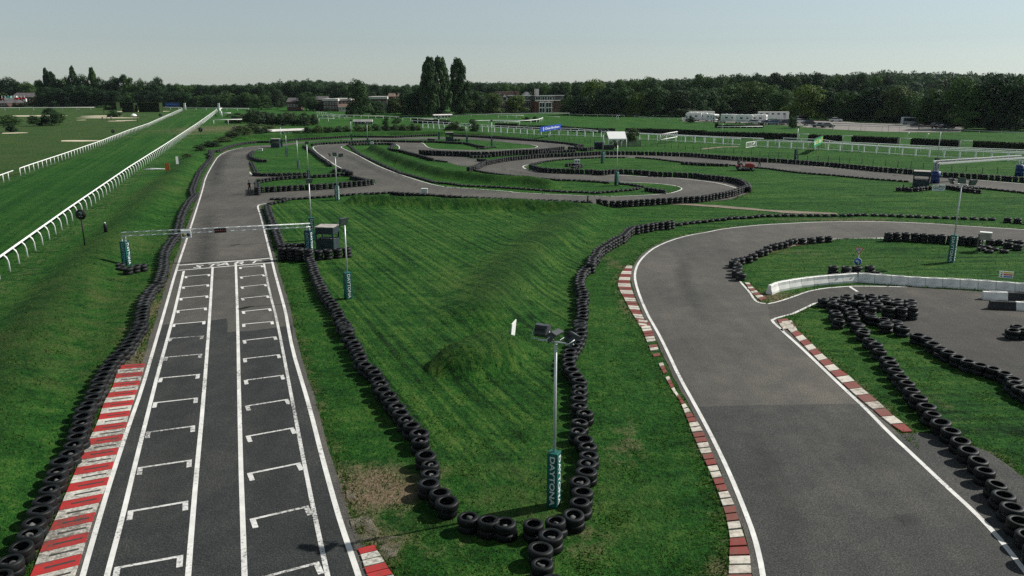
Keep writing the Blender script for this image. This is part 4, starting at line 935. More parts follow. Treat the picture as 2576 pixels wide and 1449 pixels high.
# white water filled barriers, block after block
BB = path('B3 40,1090 115,1057 220,1037 340,1017 465,1001 610,986 755,975 905,963 1070,975 1235,987 1405,1001 1580,1011 1755,1018 1930,1027 2110,1037 2290,1051 2480,1066 2660,1082')
def barrier(L, m, slot=True, h=.66, w=.46):
    mb = MB(); pr = [(-w/2, 0), (w/2, 0), (w/2, h*.22), (w*.30, h*.62), (w*.26, h*.96), (w*.2, h), (-w*.2, h), (-w*.26, h*.96), (-w*.30, h*.62), (-w/2, h*.22)]
    e = L/2-.012
    mb.prism(pr, m, lambda a, b, c: (c, a, b), -e, e)
    mb.box((0, 0, h+.012), (L*.5, w*.2, .03), m)
    o = mb.build('body'); me = o.data; bpy.data.objects.remove(o); return me
slotm = mat('sunlit_slot', (.80, .80, .76), .4)  # pale disc colour stands for sunlight inside the slot
def place_barrier(a, b, m, lab, grp, slot=True, h=.66):
    d = b-a; L = d.length; c = (a+b)/2; ry = math.atan2(d.y, d.x); n = Vector((-d.y, d.x, 0)).normalized()*.23
    t = thing('plastic_barrier', lab, 'barrier', (c.x+n.x, c.y+n.y, 0), ry, grp)
    link(bpy.data.objects.new('body', barrier(L, m, h=h)), t)
    if slot:
        q = MB(); k = 12; q.add([(math.cos(2*pi*i/k)*.15, -.21+.02+(.0 if True else 0)-.06*(-math.sin(2*pi*i/k)*.05), h*.5+math.sin(2*pi*i/k)*.06+math.cos(2*pi*i/k)*.06) for i in range(k)], [tuple(range(k))], slotm); o = q.build('fork_slot', t, recalc=False); o.location = (0, -.03, 0)
    MB().box((0, 0, h+.035), (L*.3, .05, .02), m).build('cap', t)
for i in range(len(BB)-1):
    pos = 'at the left end of its line' if i < 2 else 'in the curved left part of its line' if i < 7 else 'in the straight part of its line'
    place_barrier(BB[i], BB[i+1], WHITEPL, 'white plastic water barrier block ' + pos, 'white barrier blocks ' + pos, slot=i > 4)
for s, m, l in (('B3 2165,1140 2415,1148', WHITEPL, 'low white barrier lying loose on the paddock'), ('B3 2420,1148 2700,1158', BLACKPL, 'low black barrier lying behind, at the right edge of the paddock'), ('B3 2235,1238 2490,1248', BLACKPL, 'low black barrier lying nearer on the paddock'), ('B3 2495,1248 2720,1256', WHITEPL, 'low white barrier at the right edge, end to end with a black one')):
    P = path(s); place_barrier(P[0], P[1], m, l, 'loose barriers on the paddock', slot=False, h=.55)
# ------------------------------------------------------------------ racecourse rails: one thing per run, each post a part
def rail(base, h, label, spacing=2.8, style='plain', m=RAILW, side=1, low=False, thick=.07, name='running_rail', sm=0, group=None, brace=False):
    P = path(base) if isinstance(base, str) else base
    if sm: P = smooth(P, sm)
    P = [Vector((p.x, p.y, 0)) for p in P]
    o0 = P[0]; L = [p-o0 for p in P]
    t = thing(name, label, 'rail', o0, 0, group)
    R = offset(L, side*(.42 if style == 'crank' else 0))
    MB().tube([(p.x, p.y, h) for p in R], thick, m, 8).build('top_rail', t)
    if low: MB().tube([(p.x, p.y, .22) for p in R], thick*.65, m, 6).build('lower_rail', t)
    mb = MB(); r = thick*.72
    if style == 'crank':
        mb.tube([(0, 0, 0), (0, .02, h*.62), (0, .10, h*.86), (0, .24, h*.985), (0, .42, h)], r, m, 6)
    elif style == 'broad': mb.box((0, 0, h*.47), (.3, .12, h*.94), m)
    else: mb.tube([(0, 0, 0), (0, 0, h)], r, m, 6)
    po = mb.build('post', t); Q = resample(L, spacing); n = 0
    rest = []
    order = sorted(range(len(Q)), key=lambda i: (Q[i]+o0).length)
    for rank, i in enumerate(order):
        q = Q[i]; a = Q[max(0, i-1)]; b = Q[min(len(Q)-1, i+1)]; d = b-a
        ang = math.atan2(d.y, d.x)+(0 if side > 0 else pi)
        if rank < 96:
            c = po if n == 0 else link(po.copy(), t)
            c.location = q; c.rotation_euler = (0, 0, ang); n += 1
        else: rest.append((q, ang))
    if rest:
        V = []; F = []; bv = np.array([v.co[:] for v in po.data.vertices]); off = 0
        mb = MB()
        for q, ang in rest:
            R3 = Matrix.Rotation(ang, 3, 'Z')
            mb.add([R3 @ v.co + q for v in po.data.vertices], [tuple(p.vertices) for p in po.data.polygons], m)
        o = mb.build('post', t, recalc=False); o['kind'] = 'stuff'
    return t
HA = zat(G(*px('B0 155,803')[0]), px('B0 0,662')[0][1])
rail(RAIL_A, 1.3, 'long white running rail with cranked posts nearest the kart track', 2.75, 'crank', thick=.085)
rail(RAIL_B[1:], 1.25, 'long white running rail on the far, golf course side of the turf straight', 2.75, 'plain', thick=.08)
rail('A0 -200,1395 142,1262', 1.25, 'short white rail piece ending before the gap at the left edge', 2.75, 'plain', thick=.08)
near_rail = 'T3 780,1290 1180,1312 1940,1362; M2 1850,250; M3 0,270 480,292 1300,345 2576,412; M4 720,460'
rail(near_rail, 1.55, 'white double rail with broad posts running left of the white gate', 2.75, 'broad', low=True, thick=.10, name='double_rail')
rail('M4 1040,488 1850,527 2576,562; R 1370,467 2576,527 3000,548', 1.55, 'white double rail with broad posts running right of the white gate', 2.75, 'broad', low=True, thick=.105, name='double_rail')
rail('T3 580,1215 1330,1265; U 0,1010 890,1055; M3 0,215 480,262; M3 1300,318 2576,385; M4 1200,440', 1.45, 'cranked white running rail just behind the left double rail', 3.3, 'crank', side=-1, thick=.085)
rail('M4 1430,470 2576,535; R 600,402 1080,430 1590,447 2450,492 2900,515', 1.5, 'cranked white running rail just behind the right double rail', 4.1, 'crank', side=-1, thick=.095)
rail('M4 1600,430 2400,470; R 75,347 700,377 1145,402 1660,430 2430,462 2900,485', 1.5, 'farther cranked rail in front of the dark hedge segments', 4.4, 'crank', side=-1, thick=.095)
rail('T3 380,1180 580,1185 1330,1212', 1.9, 'white rail with square posts against the dark hedge behind the scrub', 3.6, 'plain', name='running_rail', thick=.07)
rail('U 0,955 480,955', 1.9, 'white rail with dark gaps left of the long blue board', 4., 'plain', thick=.08)
rail('U -450,905 0,895 550,905 820,880 905,855 940,835', 1.5, 'thick white rail bending round at its right end in the meadow', 6, 'plain', thick=.14, sm=1)
rail('U 45,780 560,785', 1.5, 'short white rail left of the low green bushes before the house', 4, 'plain', thick=.1)
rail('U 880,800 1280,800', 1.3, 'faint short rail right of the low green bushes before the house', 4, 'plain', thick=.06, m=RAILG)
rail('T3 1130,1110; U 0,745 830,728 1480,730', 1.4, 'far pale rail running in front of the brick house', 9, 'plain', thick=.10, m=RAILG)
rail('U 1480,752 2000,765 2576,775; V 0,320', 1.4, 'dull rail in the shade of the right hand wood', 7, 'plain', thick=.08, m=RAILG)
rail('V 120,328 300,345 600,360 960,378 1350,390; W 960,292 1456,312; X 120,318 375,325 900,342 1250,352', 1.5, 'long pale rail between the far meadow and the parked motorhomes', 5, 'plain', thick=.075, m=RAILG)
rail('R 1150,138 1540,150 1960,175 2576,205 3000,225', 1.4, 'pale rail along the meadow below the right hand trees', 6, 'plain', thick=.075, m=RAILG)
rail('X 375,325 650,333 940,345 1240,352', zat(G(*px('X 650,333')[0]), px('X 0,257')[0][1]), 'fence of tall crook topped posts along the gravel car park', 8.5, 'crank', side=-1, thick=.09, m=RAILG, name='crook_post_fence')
rail('T2 1230,1020 1420,1046 1600,1090 2576,1125; T3 0,1125 300,1140', 1.5, 'white rail curving away across the far bright grass', 4.5, 'plain', thick=.08)
rail('T2 1270,1168 1580,1178', 1.5, 'short white rail right of the dark bush mass', 5, 'plain', thick=.12)
rail('T2 1240,1105 1900,1145', 1.4, 'white rail in the second line on the far bright grass', 4.5, 'plain', thick=.07)
rail('T2 1240,1075 1760,1105', 1.4, 'white rail in the third line on the far bright grass', 4.5, 'plain', thick=.06)
rail('T0 -200,945 0,943 1000,938 1950,932', 1.7, 'long white rail across the far side of the golf course', 7.5, 'plain', thick=.13)
rail('T1 190,925 690,925 1090,935', 1.6, 'white rail piece behind the clipped hedges', 7.5, 'plain', thick=.12)
rail('T1 1170,935 2440,955', 1.6, 'white rail closing the top end of the turf straight', 7.5, 'plain', thick=.12)
rail('T1 1730,1228 2300,1212', 1.8, 'white rail in front of the scrub right of the turf straight', 5.2, 'plain', thick=.13)
rail('T1 1900,1075 2080,1072', 1.9, 'tiny white rail among scrub near the white post', 6, 'plain', thick=.13)
rail('T2 165,1195 320,1195', 1.5, 'white low rail in front of the dark bush mass', 10, 'plain', thick=.22)
for s, l in (('T1 1148,915', 'white upright post at the left of the turf straight end'), ('T1 1832,915', 'white leaning post at the right of the turf straight end')):
    p = pt(s); t = thing('wing_post', l, 'post', (p.x, p.y, 0)); MB().box((0, 0, 1.7), (1.3, .6, 3.4), WHITE, taper=.7).build('wing', t); MB().box((0, 0, 3.55), (1.1, .7, .3), WHITE).build('cap', t)
t = rail('T1 1890,1058 1850,1010 1850,975 1895,965', 2.0, 'white rail hook curling round at the top of the straight', 5, 'plain', thick=.25, sm=1)
# thin stake fence along the kart circuit
ST = path('M2 940,270 1100,268 1310,278 1465,290 1615,303 1700,308 2140,338 2240,352 2340,365 2440,378 2540,385; M3 65,390 175,402 290,408 380,418')
ST2 = path('M3 1390,490 1510,497 1640,498 1785,508 1915,530 2065,522 2205,540 2360,547 2505,572; M4 95,580 240,592 420,612 595,622 765,642 950,656 1125,667 1300,692 1495,700 1685,716 1890,735 2080,746 2290,775 2500,782; R 100,530 235,541 400,556 550,566 715,581 880,596 1055,612 1222,620 1605,650 1797,656 2015,686 2215,692 2450,715')
for S_, lab in ((ST, 'thin stake and wire fence below the long blue board'), (ST2, 'thin stake and wire fence from the grey timber fence to the right edge')):
    o0 = S_[0].copy(); t = thing('stake_fence', lab, 'fence', o0)
    for p in S_:
        h = 1.05+random.uniform(-.08, .12); q = p-o0
        MB().tube([(q.x, q.y, 0), (q.x+random.uniform(-.06, .06), q.y, h)], .05, STAKE, 6).build('stake', t)
    mb = MB()
    for h in (.25, .55, .85): mb.tube([(p.x-o0.x, p.y-o0.y, h) for p in S_], .008, STAKE, 3, cap=False)
    mb.build('wire', t)
# white field gate
a, b = pt('M4 840,518'), pt('M4 1045,487'); d = b-a; L = d.length
t = thing('field_gate', 'white five barred gate standing open in the double rail', 'gate', a, math.atan2(d.y, d.x))
h = zat(a, px('M4 0,400')[0][1]); mb = MB()
mb.box((L/2, 0, h), (L, .1, .16), WHITE); mb.box((L/2, 0, .2), (L, .1, .13), WHITE); mb.box((.07, 0, h*.55), (.16, .11, h), WHITE); mb.box((L-.07, 0, h*.55), (.2, .11, h*1.05), WHITE); mb.box((L*.48, 0, h*.58), (.12, .09, h*.8), WHITE)
mb.build('frame', t)
for k in (.4, .58, .76): MB().box((L/2, .02, h*k), (L*.97, .04, .06), RAILG).build('bar', t)
MB().tube([(L*.5, -.02, .25), (L*.97, -.02, h*.97)], .07, WHITE, 6).build('brace', t)

# ------------------------------------------------------------------ white gazebo
fl, fr_ = pt('M3 730,528'), pt('M3 1018,525')
d = fr_-fl; L = d.length*1.28; rz = math.atan2(d.y, d.x); n = Vector((-d.y, d.x, 0)).normalized()
c = (fl+fr_)/2 - d*.13 + n*2.2
t = thing('gazebo', 'white ridge roofed canvas gazebo with open sides', 'gazebo', c, rz)
he = zat((fl+fr_)/2, px('M3 0,322')[0][1]); hr = zat(c, px('M3 0,178')[0][1]); wd = 2.1
mb = MB(); x0, x1 = -L/2, L/2; sk = -L*.0
mb.add([(x0, -wd, he), (x1, -wd, he), (x1, 0, hr), (x0, 0, hr), (x0, wd, he), (x1, wd, he)], [(0, 1, 2, 3), (3, 2, 5, 4)], TENT)
mb.add([(x0, -wd, he-.003), (x0, -wd, he-.32)]+[(x0+(x1-x0)*i/24, -wd-.01, he-.28-.08*(i % 2)) for i in range(25)]+[(x1, -wd, he-.003)], [tuple([1]+list(range(2, 27))+[27, 0])], TENT)
mb.add([(x0, wd, he-.003), (x1, wd, he-.003), (x1, wd, he-.3), (x0, wd, he-.3)], [(0, 1, 2, 3)], TENT)
o = mb.build('canopy', t, recalc=False); sol = o.modifiers.new('thick', 'SOLIDIFY'); sol.thickness = .03
for x in (x0+.08, 0, x1-.08):
    for y in (-wd+.05, wd-.05): MB().tube([(x, y, 0), (x, y, he)], .085, WHITE, 8).build('leg', t)
for x in (x0+.05, x1-.05): MB().tube([(x, -wd, he), (x, 0, hr-.05), (x, wd, he)], .035, WHITE, 6).build('rafter', t)
p = pt('M3 470,535'); t = thing('storage_box', 'dark navy box standing under the left end of the gazebo', 'box', (p.x, p.y+.6, 0), rz)
MB().box((0, 0, .75), (2.1, 1.1, 1.5), mat('navy_panel', (.008, .012, .035), .6)).build('body', t); MB().box((0, 0, 1.53), (2.2, 1.2, .08), mat('navy_lid', (.02, .03, .06), .5)).build('lid', t)
p = pt('M3 640,545'); t = thing('storage_box', 'low black box under the front edge of the gazebo', 'box', (p.x, p.y+.4, 0), rz)
MB().box((0, 0, .5), (2.4, 1., 1.), BLACKPL).build('body', t); MB().box((0, 0, 1.02), (2.5, 1.1, .06), DARKSTEEL).build('lid', t)
p = pt('M3 800,520'); t = thing('trolley', 'small dark trolley with reddish box behind the gazebo front leg', 'trolley', (p.x, p.y+1.4, 0), rz); MB().box((0, 0, .8), (.7, .6, .8), BRICKD).build('box', t); MB().box((0, 0, .32), (.9, .7, .1), DARKSTEEL).build('bed', t); [MB().disc((x, y, .15), .15, (0, 1, 0), BLACKPL, 14, .06).build('wheel', t) for x in (-.35, .35) for y in (-.3, .3)]
a, b = pt('M3 705,512'), pt('M3 1335,497'); d = b-a; L = d.length
t = thing('timber_fence', 'grey horizontal plank fence behind the gazebo', 'fence', a+Vector((0, 2.4, 0)), math.atan2(d.y, d.x)); h = zat(a, px('M3 0,392')[0][1])
for k in range(6): MB().box((L/2, 0, .12+h*.17*k), (L, .05, h*.11), WOODG).build('plank', t)
for k in range(6): MB().box((L*k/5, .06, h/2), (.12, .07, h*1.03), WOODG).build('post', t)

# ------------------------------------------------------------------ boards beside the racecourse
def frame_board(p0, p1, ztop_px, zbot_px, label, mpanel, name='advertising_board'):
    a, b = pt(p0), pt(p1); d = b-a; L = d.length; rz = math.atan2(d.y, d.x)
    t = thing(name, label, 'board', a, rz); za = zat(a, px(ztop_px)[0][1]); zb_ = zat(a, px(zbot_px)[0][1])
    if mpanel: MB().box((L/2, 0, (za+zb_)/2), (L, .06, za-zb_), mpanel).build('panel', t)
    else:
        mb = MB(); r = .09
        mb.tube([(0, 0, zb_), (L, 0, zb_), (L, 0, za), (0, 0, za), (0, 0, zb_)], r, RAILW, 6); mb.build('frame', t)
        mb = MB(); k = 7
        for i in range(1, k): mb.tube([(L*i/k, 0, zb_), (L*i/k, 0, za)], .035, RAILG, 5)
        for i in range(k): mb.tube([(L*i/k, .02, zb_), (L*(i+1)/k, .02, za)], .03, RAILG, 5)
        mb.build('lattice', t)
    for i in range(4):
        x = L*(.04+.92*i/3); MB().tube([(x, .05, 0), (x, .05, za)], .05, WOODG, 6).build('post', t)
        MB().tube([(x, 2.0, 0), (x, .1, za*.92)], .04, WOODG, 6).build('brace', t)
    return t, L, za, zb_
# picture rows give the heights of each corner's vertical line; boards lean away across the grass
t, L, za, zb_ = frame_board('U 890,1200', 'U 1303,1118', 'U 0,945', 'U 0,1048', 'long blue board with white lettering above the double rail', BLUESIGN)
pn = [c for c in t.children if c.name.startswith('panel')][0]; h = za-zb_; ym = (za+zb_)/2
lettering('Close Brothers', h*.62, LETTER, Matrix.Translation((L*.56, -.036, ym)) @ Matrix.Rotation(pi/2, 4, 'X'), pn)
lo = [c for c in pn.children][0]; w = lo.dimensions.x or 1
k = L*.70/max(.1, max(v.co.x for v in lo.data.vertices)-min(v.co.x for v in lo.data.vertices))
lo.data.transform(Matrix.Translation((L*.565, 0, 0)) @ Matrix.Diagonal((k, 1, 1, 1)) @ Matrix.Translation((-L*.56, 0, 0)))
e = MB(); n_ = 24; cx_ = L*.145
e.add([(cx_+math.cos(2*pi*i/n_)*h*.30, -.036, ym+math.sin(2*pi*i/n_)*h*.36) for i in range(n_)]+[(cx_+math.cos(2*pi*i/n_)*h*.13, -.036, ym+math.sin(2*pi*i/n_)*h*.20) for i in range(n_)], [(i, (i+1) % n_, n_+(i+1) % n_, n_+i) for i in range(n_)], LETTER); e.build('emblem', pn, recalc=False)
t, L, za, zb_ = frame_board('M4 2190,640', 'M4 2370,545', 'M4 0,330', 'M4 0,500', 'green board with white and yellow lettering propped by long struts', GREENSIGN)
pn = [c for c in t.children if c.name.startswith('panel')][0]; h = za-zb_; ym = (za+zb_)/2
MB().box((L/2, 0, za+.05), (L*1.02, .12, .1), BLACKP).build('top_edge', pn)
for k in (0, 1):
    for txt, m, x in (('bet', LETTER, .14), ('365', YELLOW, .36)):
        o = lettering(txt, h*.55, m, Matrix.Translation((0, 0, 0)) @ Matrix.Rotation(pi/2, 4, 'X'), pn)
        xs = [v.co.x for v in o.data.vertices]; kx = L*.20/(max(xs)-min(xs))
        o.data.transform(Matrix.Translation((L*(x+.5*k), -.036, ym)) @ Matrix.Diagonal((kx, 1, 1.35, 1)))
frame_board('M3 1690,445', 'M3 2030,378', 'M3 0,235', 'M3 0,345', 'empty white lattice board frame above the double rail', None, 'empty_board_frame')
p = pt('M2 2030,330'); t = thing('cabinet', 'small pale box on a post below the blue board', 'cabinet', (p.x, p.y, 0)); MB().box((0, 0, 1.0), (.45, .4, .7), WHITE).build('box', t); MB().tube([(0, 0, 0), (0, 0, .7)], .08, WOODG).build('post', t)
p0, p1 = pt('R 1340,928'), pt('R 1512,918'); d = p1-p0; L = d.length
t = thing('sponsor_board', 'white board with dark lettering and blue squares beside the marshal cabin', 'board', p0, math.atan2(d.y, d.x)); zt = zat(p0, px('R 0,838')[0][1])
pn = MB().box((L/2, 0, zt*.54), (L, .05, zt*.92), WHITE).build('panel', t); MB().box((L/2, .04, zt*.4), (.1, .05, zt*.8), WOODG).build('post', t)
o = lettering('GoPro', .62, mat('grey_lettering', (.05, .055, .06), .6), Matrix.Rotation(pi/2, 4, 'X'), pn, sx=1.); xs = [v.co.x for v in o.data.vertices]; k = L*.88/(max(xs)-min(xs)); o.data.transform(Matrix.Translation((L/2, -.031, zt*.62)) @ Matrix.Diagonal((k, 1, 1.0, 1)))
for i in range(3): MB().box((L*(.5+.13*i), -.028, zt*.26), (L*.09, .008, zt*.13), (BLUEP if i < 2 else mat('pale_blue_square', (.15, .35, .6), .5))).build('square', pn)
MB().box((L*.24, -.028, zt*.26), (L*.36, .008, zt*.07), bpy.data.materials['grey_lettering']).build('small_text', pn)
p0, p1 = pt('T1 750,915'), pt('T1 975,918'); L = (p1-p0).length
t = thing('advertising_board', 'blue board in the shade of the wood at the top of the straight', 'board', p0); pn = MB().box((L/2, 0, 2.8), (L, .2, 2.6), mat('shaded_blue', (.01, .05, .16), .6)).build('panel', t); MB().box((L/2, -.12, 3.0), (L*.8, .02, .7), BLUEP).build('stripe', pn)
for x in (.05, .95): MB().tube([(L*x, .2, 0), (L*x, .2, 3)], .12, WOODG).build('post', t)

# ------------------------------------------------------------------ hedges, steeplechase fence
def hedge(P, h, w, label, m=HEDGE, name='hedge', dens=26, wings=False):
    P = [Vector((p[0], p[1], 0)) for p in (path(P) if isinstance(P, str) else P)]
    o0 = P[0].copy(); t = thing(name, label, 'hedge', o0)
    V = []; F = []
    A = resample(P, .8)
    mb = MB(); Lp = [p-o0 for p in A]
    A1, A2 = offset(Lp, w*.42), offset(Lp, -w*.42); n = len(Lp)
    vs = [(p.x, p.y, 0) for p in A1]+[(p.x, p.y, h*.93) for p in A1]+[(p.x, p.y, h*.93) for p in A2]+[(p.x, p.y, 0) for p in A2]
    fs = []
    for j in range(3): fs += [(j*n+i, j*n+i+1, (j+1)*n+i+1, (j+1)*n+i) for i in range(n-1)]
    fs += [(0, n, 2*n, 3*n), (n-1, 2*n-1, 3*n-1, 4*n-1)]
    mb.add(vs, fs, m)
    tot = sum((b-a).length for a, b in zip(Lp, Lp[1:])); K = min(9000, int(tot*(2*h+w)*dens))
    ii = RNG.integers(0, max(1, n-1), K); fr = RNG.random(K); u = RNG.random(K)*(2*h+w)
    for i, f, q in zip(ii, fr, u):
        p = Lp[i].lerp(Lp[min(n-1, i+1)], f); tt = (Lp[min(n-1, i+1)]-Lp[i]); tt.normalize(); s = Vector((-tt.y, tt.x, 0))
        if q < h: c = p+s*w*.46+Vector((0, 0, q))
        elif q < h+w: c = p+s*(w*.46-(q-h)*.92)+Vector((0, 0, h*.96))
        else: c = p-s*w*.46+Vector((0, 0, q-h-w))
        r = random.uniform(.10, .22)*(1+h*.1); e1 = Vector((random.gauss(0, 1), random.gauss(0, 1), random.gauss(0, 1))).normalized()*r; e2 = Vector((random.gauss(0, 1), random.gauss(0, 1), random.gauss(0, 1))).normalized()*r
        mb.add([c-e1, c+e2, c+e1, c-e2], [(0, 1, 2, 3)], m)
    mb.build('foliage', t, recalc=False)
    return t
HB = lambda s, d=0: [p+Vector((0, d, 0)) for p in path(s)]
hedge('U 480,990 1300,1005; M3 0,178 480,200 840,205', 1.25, 1.4, 'long dark clipped hedge behind the double rail, left of the gazebo bush', HEDGE_SHADE, dens=12)
hedge('M3 1000,215 1700,232 2576,268; M4 0,290 900,312 1900,345', 1.55, 1.6, 'longest dark clipped hedge, ending at a gap beyond the tall floodlight', HEDGE_SHADE, dens=10)
for s, l in (('M4 2110,362 2576,385; R 138,252', 'short dark hedge segment partly behind the green and yellow board'), ('R 268,262 900,293', 'dark hedge segment between two white linking rails, left of the dark floodlight'), ('R 1058,300 1712,330', 'dark hedge segment crossed by the dark floodlight pole'), ('R 1892,340 2800,382', 'dark hedge segment running out at the right edge')):
    hedge(s, 1.6, 1.5, l, HEDGE_SHADE, dens=12)
hedge('T3 580,1180 1330,1222', 1.5, 1.2, 'dark hedge behind the square posted white rail beyond the scrub', HEDGE_SHADE, dens=10); hedge('U 0,955 480,975', 1.5, 1.2, 'dark hedge stub behind the white rail left of the long blue board', HEDGE_SHADE, dens=10)
for s, h_, l in (('M4 1905,345 2105,352', 1.55, 'white link rail between the longest hedge and the next'), ('R 140,252 268,260', 1.55, 'white link rail across the second hedge gap'), ('R 905,293 1058,300', 1.55, 'white link rail across the third hedge gap'), ('R 1715,330 1890,340', 1.55, 'white link rail across the last hedge gap')):
    rail(s, h_, l, 20, 'plain', name='link_rail', thick=.07)
for s, l in (('X 1218,432', 'left one of two white marker posts in the meadow'), ('R 1268,238', 'right one of two white marker posts in the meadow'), ('W 508,322', 'white cranked post in front of the brush jump'), ('U 2425,790', 'pair of white cranked posts, left one, by the dull rail'), ('U 2462,790', 'pair of white cranked posts, right one, by the dull rail')):
    p = pt(s); t = thing('marker_post', l, 'post', (p.x, p.y, 0)); MB().tube([(0, 0, 0), (0, 0, 1.4), (.1, 0, 1.62), (.45, 0, 1.7)], .09, RAILW, 8).build('post', t); MB().lathe([(0, 0), (.2, 0), (.2, .08), (0, .1)], RAILG, 10).build('foot', t)
a, b = pt('W 445,303'), pt('W 955,300'); d = b-a; L = d.length
t = hedge([a, b], 1.0, 1.1, 'dark brush steeplechase jump with white front rail', HEDGE_SHADE, 'steeplechase_jump', 14)
for k in range(9): MB().box((L*k/8, -1.0, .25), (.1, .1, .55), RAILW).build('foot', t)
MB().tube([(0, -1.0, .5), (L, -1.0+(b.y-a.y), .5)], .1, RAILW, 8).build('guard_rail', t)
for x in (0, 1): MB().box((L*x, (b.y-a.y)*x, .8), (1.0, 1.0, 1.6), HEDGE_SHADE).build('wing', t)
hedge('T0 2140,925 2410,925', 4.6, 5, 'sunlit clipped box hedge beside the dome bush, leftmost of three'); hedge('T1 -75,968 188,968', 5.2, 5, 'clipped box hedge in the middle of three on the golf course'); hedge('T1 258,965 682,965', 5.2, 5, 'longest clipped box hedge, rightmost of three on the golf course')
# ------------------------------------------------------------------ vehicles
def wheels(t, xs, y, r, w=.2):
    for x in xs:
        for s in (-1, 1):
            wo = MB().disc((x, s*(y-w/2), r), r, (0, 1, 0), BLACKPL, 18, w).build('wheel', t)
            MB().disc((x, s*(y+.005), r), r*.58, (0, 1, 0), CARSILV, 14, .02).build('rim', wo)
def car(base, rz, paint, label, kind='hatch', group='cars in the gravel car park', s=1.):
    b = G(*px(base)[0]); t = thing('parked_car', label, 'car', b, rz, group)
    if kind == 'hatch': lo = [(-2.1, .35), (2.1, .35), (2.15, .6), (2.0, .82), (1.1, .95), (-1.95, 1.0), (-2.15, .7)]; up = [(-1.9, .98), (1.15, .94), (.45, 1.42), (-1.2, 1.46), (-1.75, 1.25)]
    else: lo = [(-2.2, .4), (2.2, .4), (2.25, .75), (2.1, 1.0), (1.2, 1.1), (-2.15, 1.12), (-2.25, .8)]; up = [(-2.1, 1.1), (1.25, 1.08), (.6, 1.66), (-1.6, 1.70), (-2.0, 1.45)]
    lo = [(a*s, c*s) for a, c in lo]; up = [(a*s, c*s) for a, c in up]; w = .88*s
    mb = MB().prism(lo, paint, lambda a, c, d: (a, d, c), -w, w)
    o = mb.build('body', t); bv = o.modifiers.new('b', 'BEVEL'); bv.width = .09; bv.segments = 3
    n = len(up); vs = [(a, -w*.97+(c-up[0][1])*.25, c) for a, c in up]+[(a, w*.97-(c-up[0][1])*.25, c) for a, c in up]
    MB().add(vs, [tuple(range(n-1, -1, -1)), tuple(range(n, 2*n))]+[(i, (i+1) % n, n+(i+1) % n, n+i) for i in range(n)], GLASS).build('windows', t)
    zt = max(c for a, c in up); MB().box((sum(up[i][0] for i in (2, 3))/2, 0, zt+.015*s), (abs(up[2][0]-up[3][0])*1.0, w*1.55, .05), paint).build('roof', t)
    for y in (-1, 1):
        MB().box((lo[2][0]-.02, y*w*.68, lo[2][1]+.02), (.12, .36, .15), LETTER).build('headlight', t); MB().box((lo[-1][0]+.03, y*w*.72, lo[-1][1]+.08), (.1, .25, .2), REDP).build('tail_light', t)
    wheels(t, (-1.3*s, 1.32*s), w, .33*s); return t
def van(base, rz, paint, label, L=5.6, H=2.3, name='minibus'):
    b = G(*px(base)[0]); t = thing(name, label, 'van', b, rz, None); w = .98
    pr = [(-L/2, .4), (L/2, .4), (L/2+.05, .85), (L/2-.35, 1.15), (L/2-1.15, H-.12), (L/2-1.5, H), (-L/2+.1, H), (-L/2, H-.2)]
    o = MB().prism(pr, paint, lambda a, c, d: (a, d, c), -w, w).build('body', t); bv = o.modifiers.new('b', 'BEVEL'); bv.width = .08; bv.segments = 2
    for s in (-1, 1): MB().add([(x, s*(w+.006), z) for x, z in ((-L/2+.3, 1.25), (L/2-1.3, 1.25), (L/2-1.55, H-.3), (-L/2+.3, H-.3))], [(0, 1, 2, 3)], GLASS).build('side_windows', t); MB().box((L/2+.01, s*.7, .95), (.12, .35, .2), LETTER).build('headlight', t)
    MB().add([(L/2-.42, -w*.88, 1.24), (L/2-.42, w*.88, 1.24), (L/2-1.06, w*.84, H-.18), (L/2-1.06, -w*.84, H-.18)], [(0, 1, 2, 3)], GLASS).build('windscreen', t).location = (.03, 0, .02)
    wheels(t, (-L*.3, L*.3), w, .36); return t
def motorhome(base, rz, label, L=6.8, H=3.1):
    b = G(*px(base)[0]); t = thing('motorhome', label, 'motorhome', b, rz, 'motorhomes parked in a row before the wood'); w = 1.15
    pr = [(-L/2, .45), (L/2-1.7, .45), (L/2-1.7, 1.9), (L/2-.9, 2.15), (L/2-.7, 2.6), (L/2-1.1, H), (-L/2+.15, H), (-L/2, H-.3)]
    o = MB().prism(pr, WHITE, lambda a, c, d: (a, d, c), -w, w).build('body', t); bv = o.modifiers.new('b', 'BEVEL'); bv.width = .1; bv.segments = 2
    o = MB().prism([(L/2-1.69, .45), (L/2+.1, .45), (L/2+.15, .9), (L/2-.3, 1.15), (L/2-.85, 1.88), (L/2-1.69, 1.88)], WHITE, lambda a, c, d: (a, d, c), -w*.86, w*.86).build('cab', t)
    MB().add([(L/2-.33, -.85, 1.2), (L/2-.33, .85, 1.2), (L/2-.80, .8, 1.82), (L/2-.80, -.8, 1.82)], [(0, 1, 2, 3)], GLASS).build('windscreen', t).location = (.03, 0, .02)
    for s in (-1, 1):
        MB().box((L/2-1.25, s*w*.865, 1.5), (.7, .03, .5), GLASS).build('cab_window', t)
        MB().box((-L*.2, s*(w+.004), 1.95), (1.0, .03, .55), GLASS).build('window', t); MB().box((L*.1, s*(w+.004), 1.95), (.7, .03, .5), GLASS).build('window', t)
        MB().box((-L*.05, s*(w+.006), 1.15), (L*.8, .02, .10), CARBLUE).build('stripe', t)
    MB().box((-L/2-.004, 0, 2.1), (.03, 1.1, .5), GLASS).build('rear_window', t)
    MB().box((-L*.2, 0, H+.09), (.7, .7, .18), WHITE).build('roof_vent', t); MB().box((L*.12, .2, H+.07), (.5, .5, .14), WHITE).build('roof_vent', t)
    wheels(t, (-L*.28, L*.33), w*.98, .36); return t
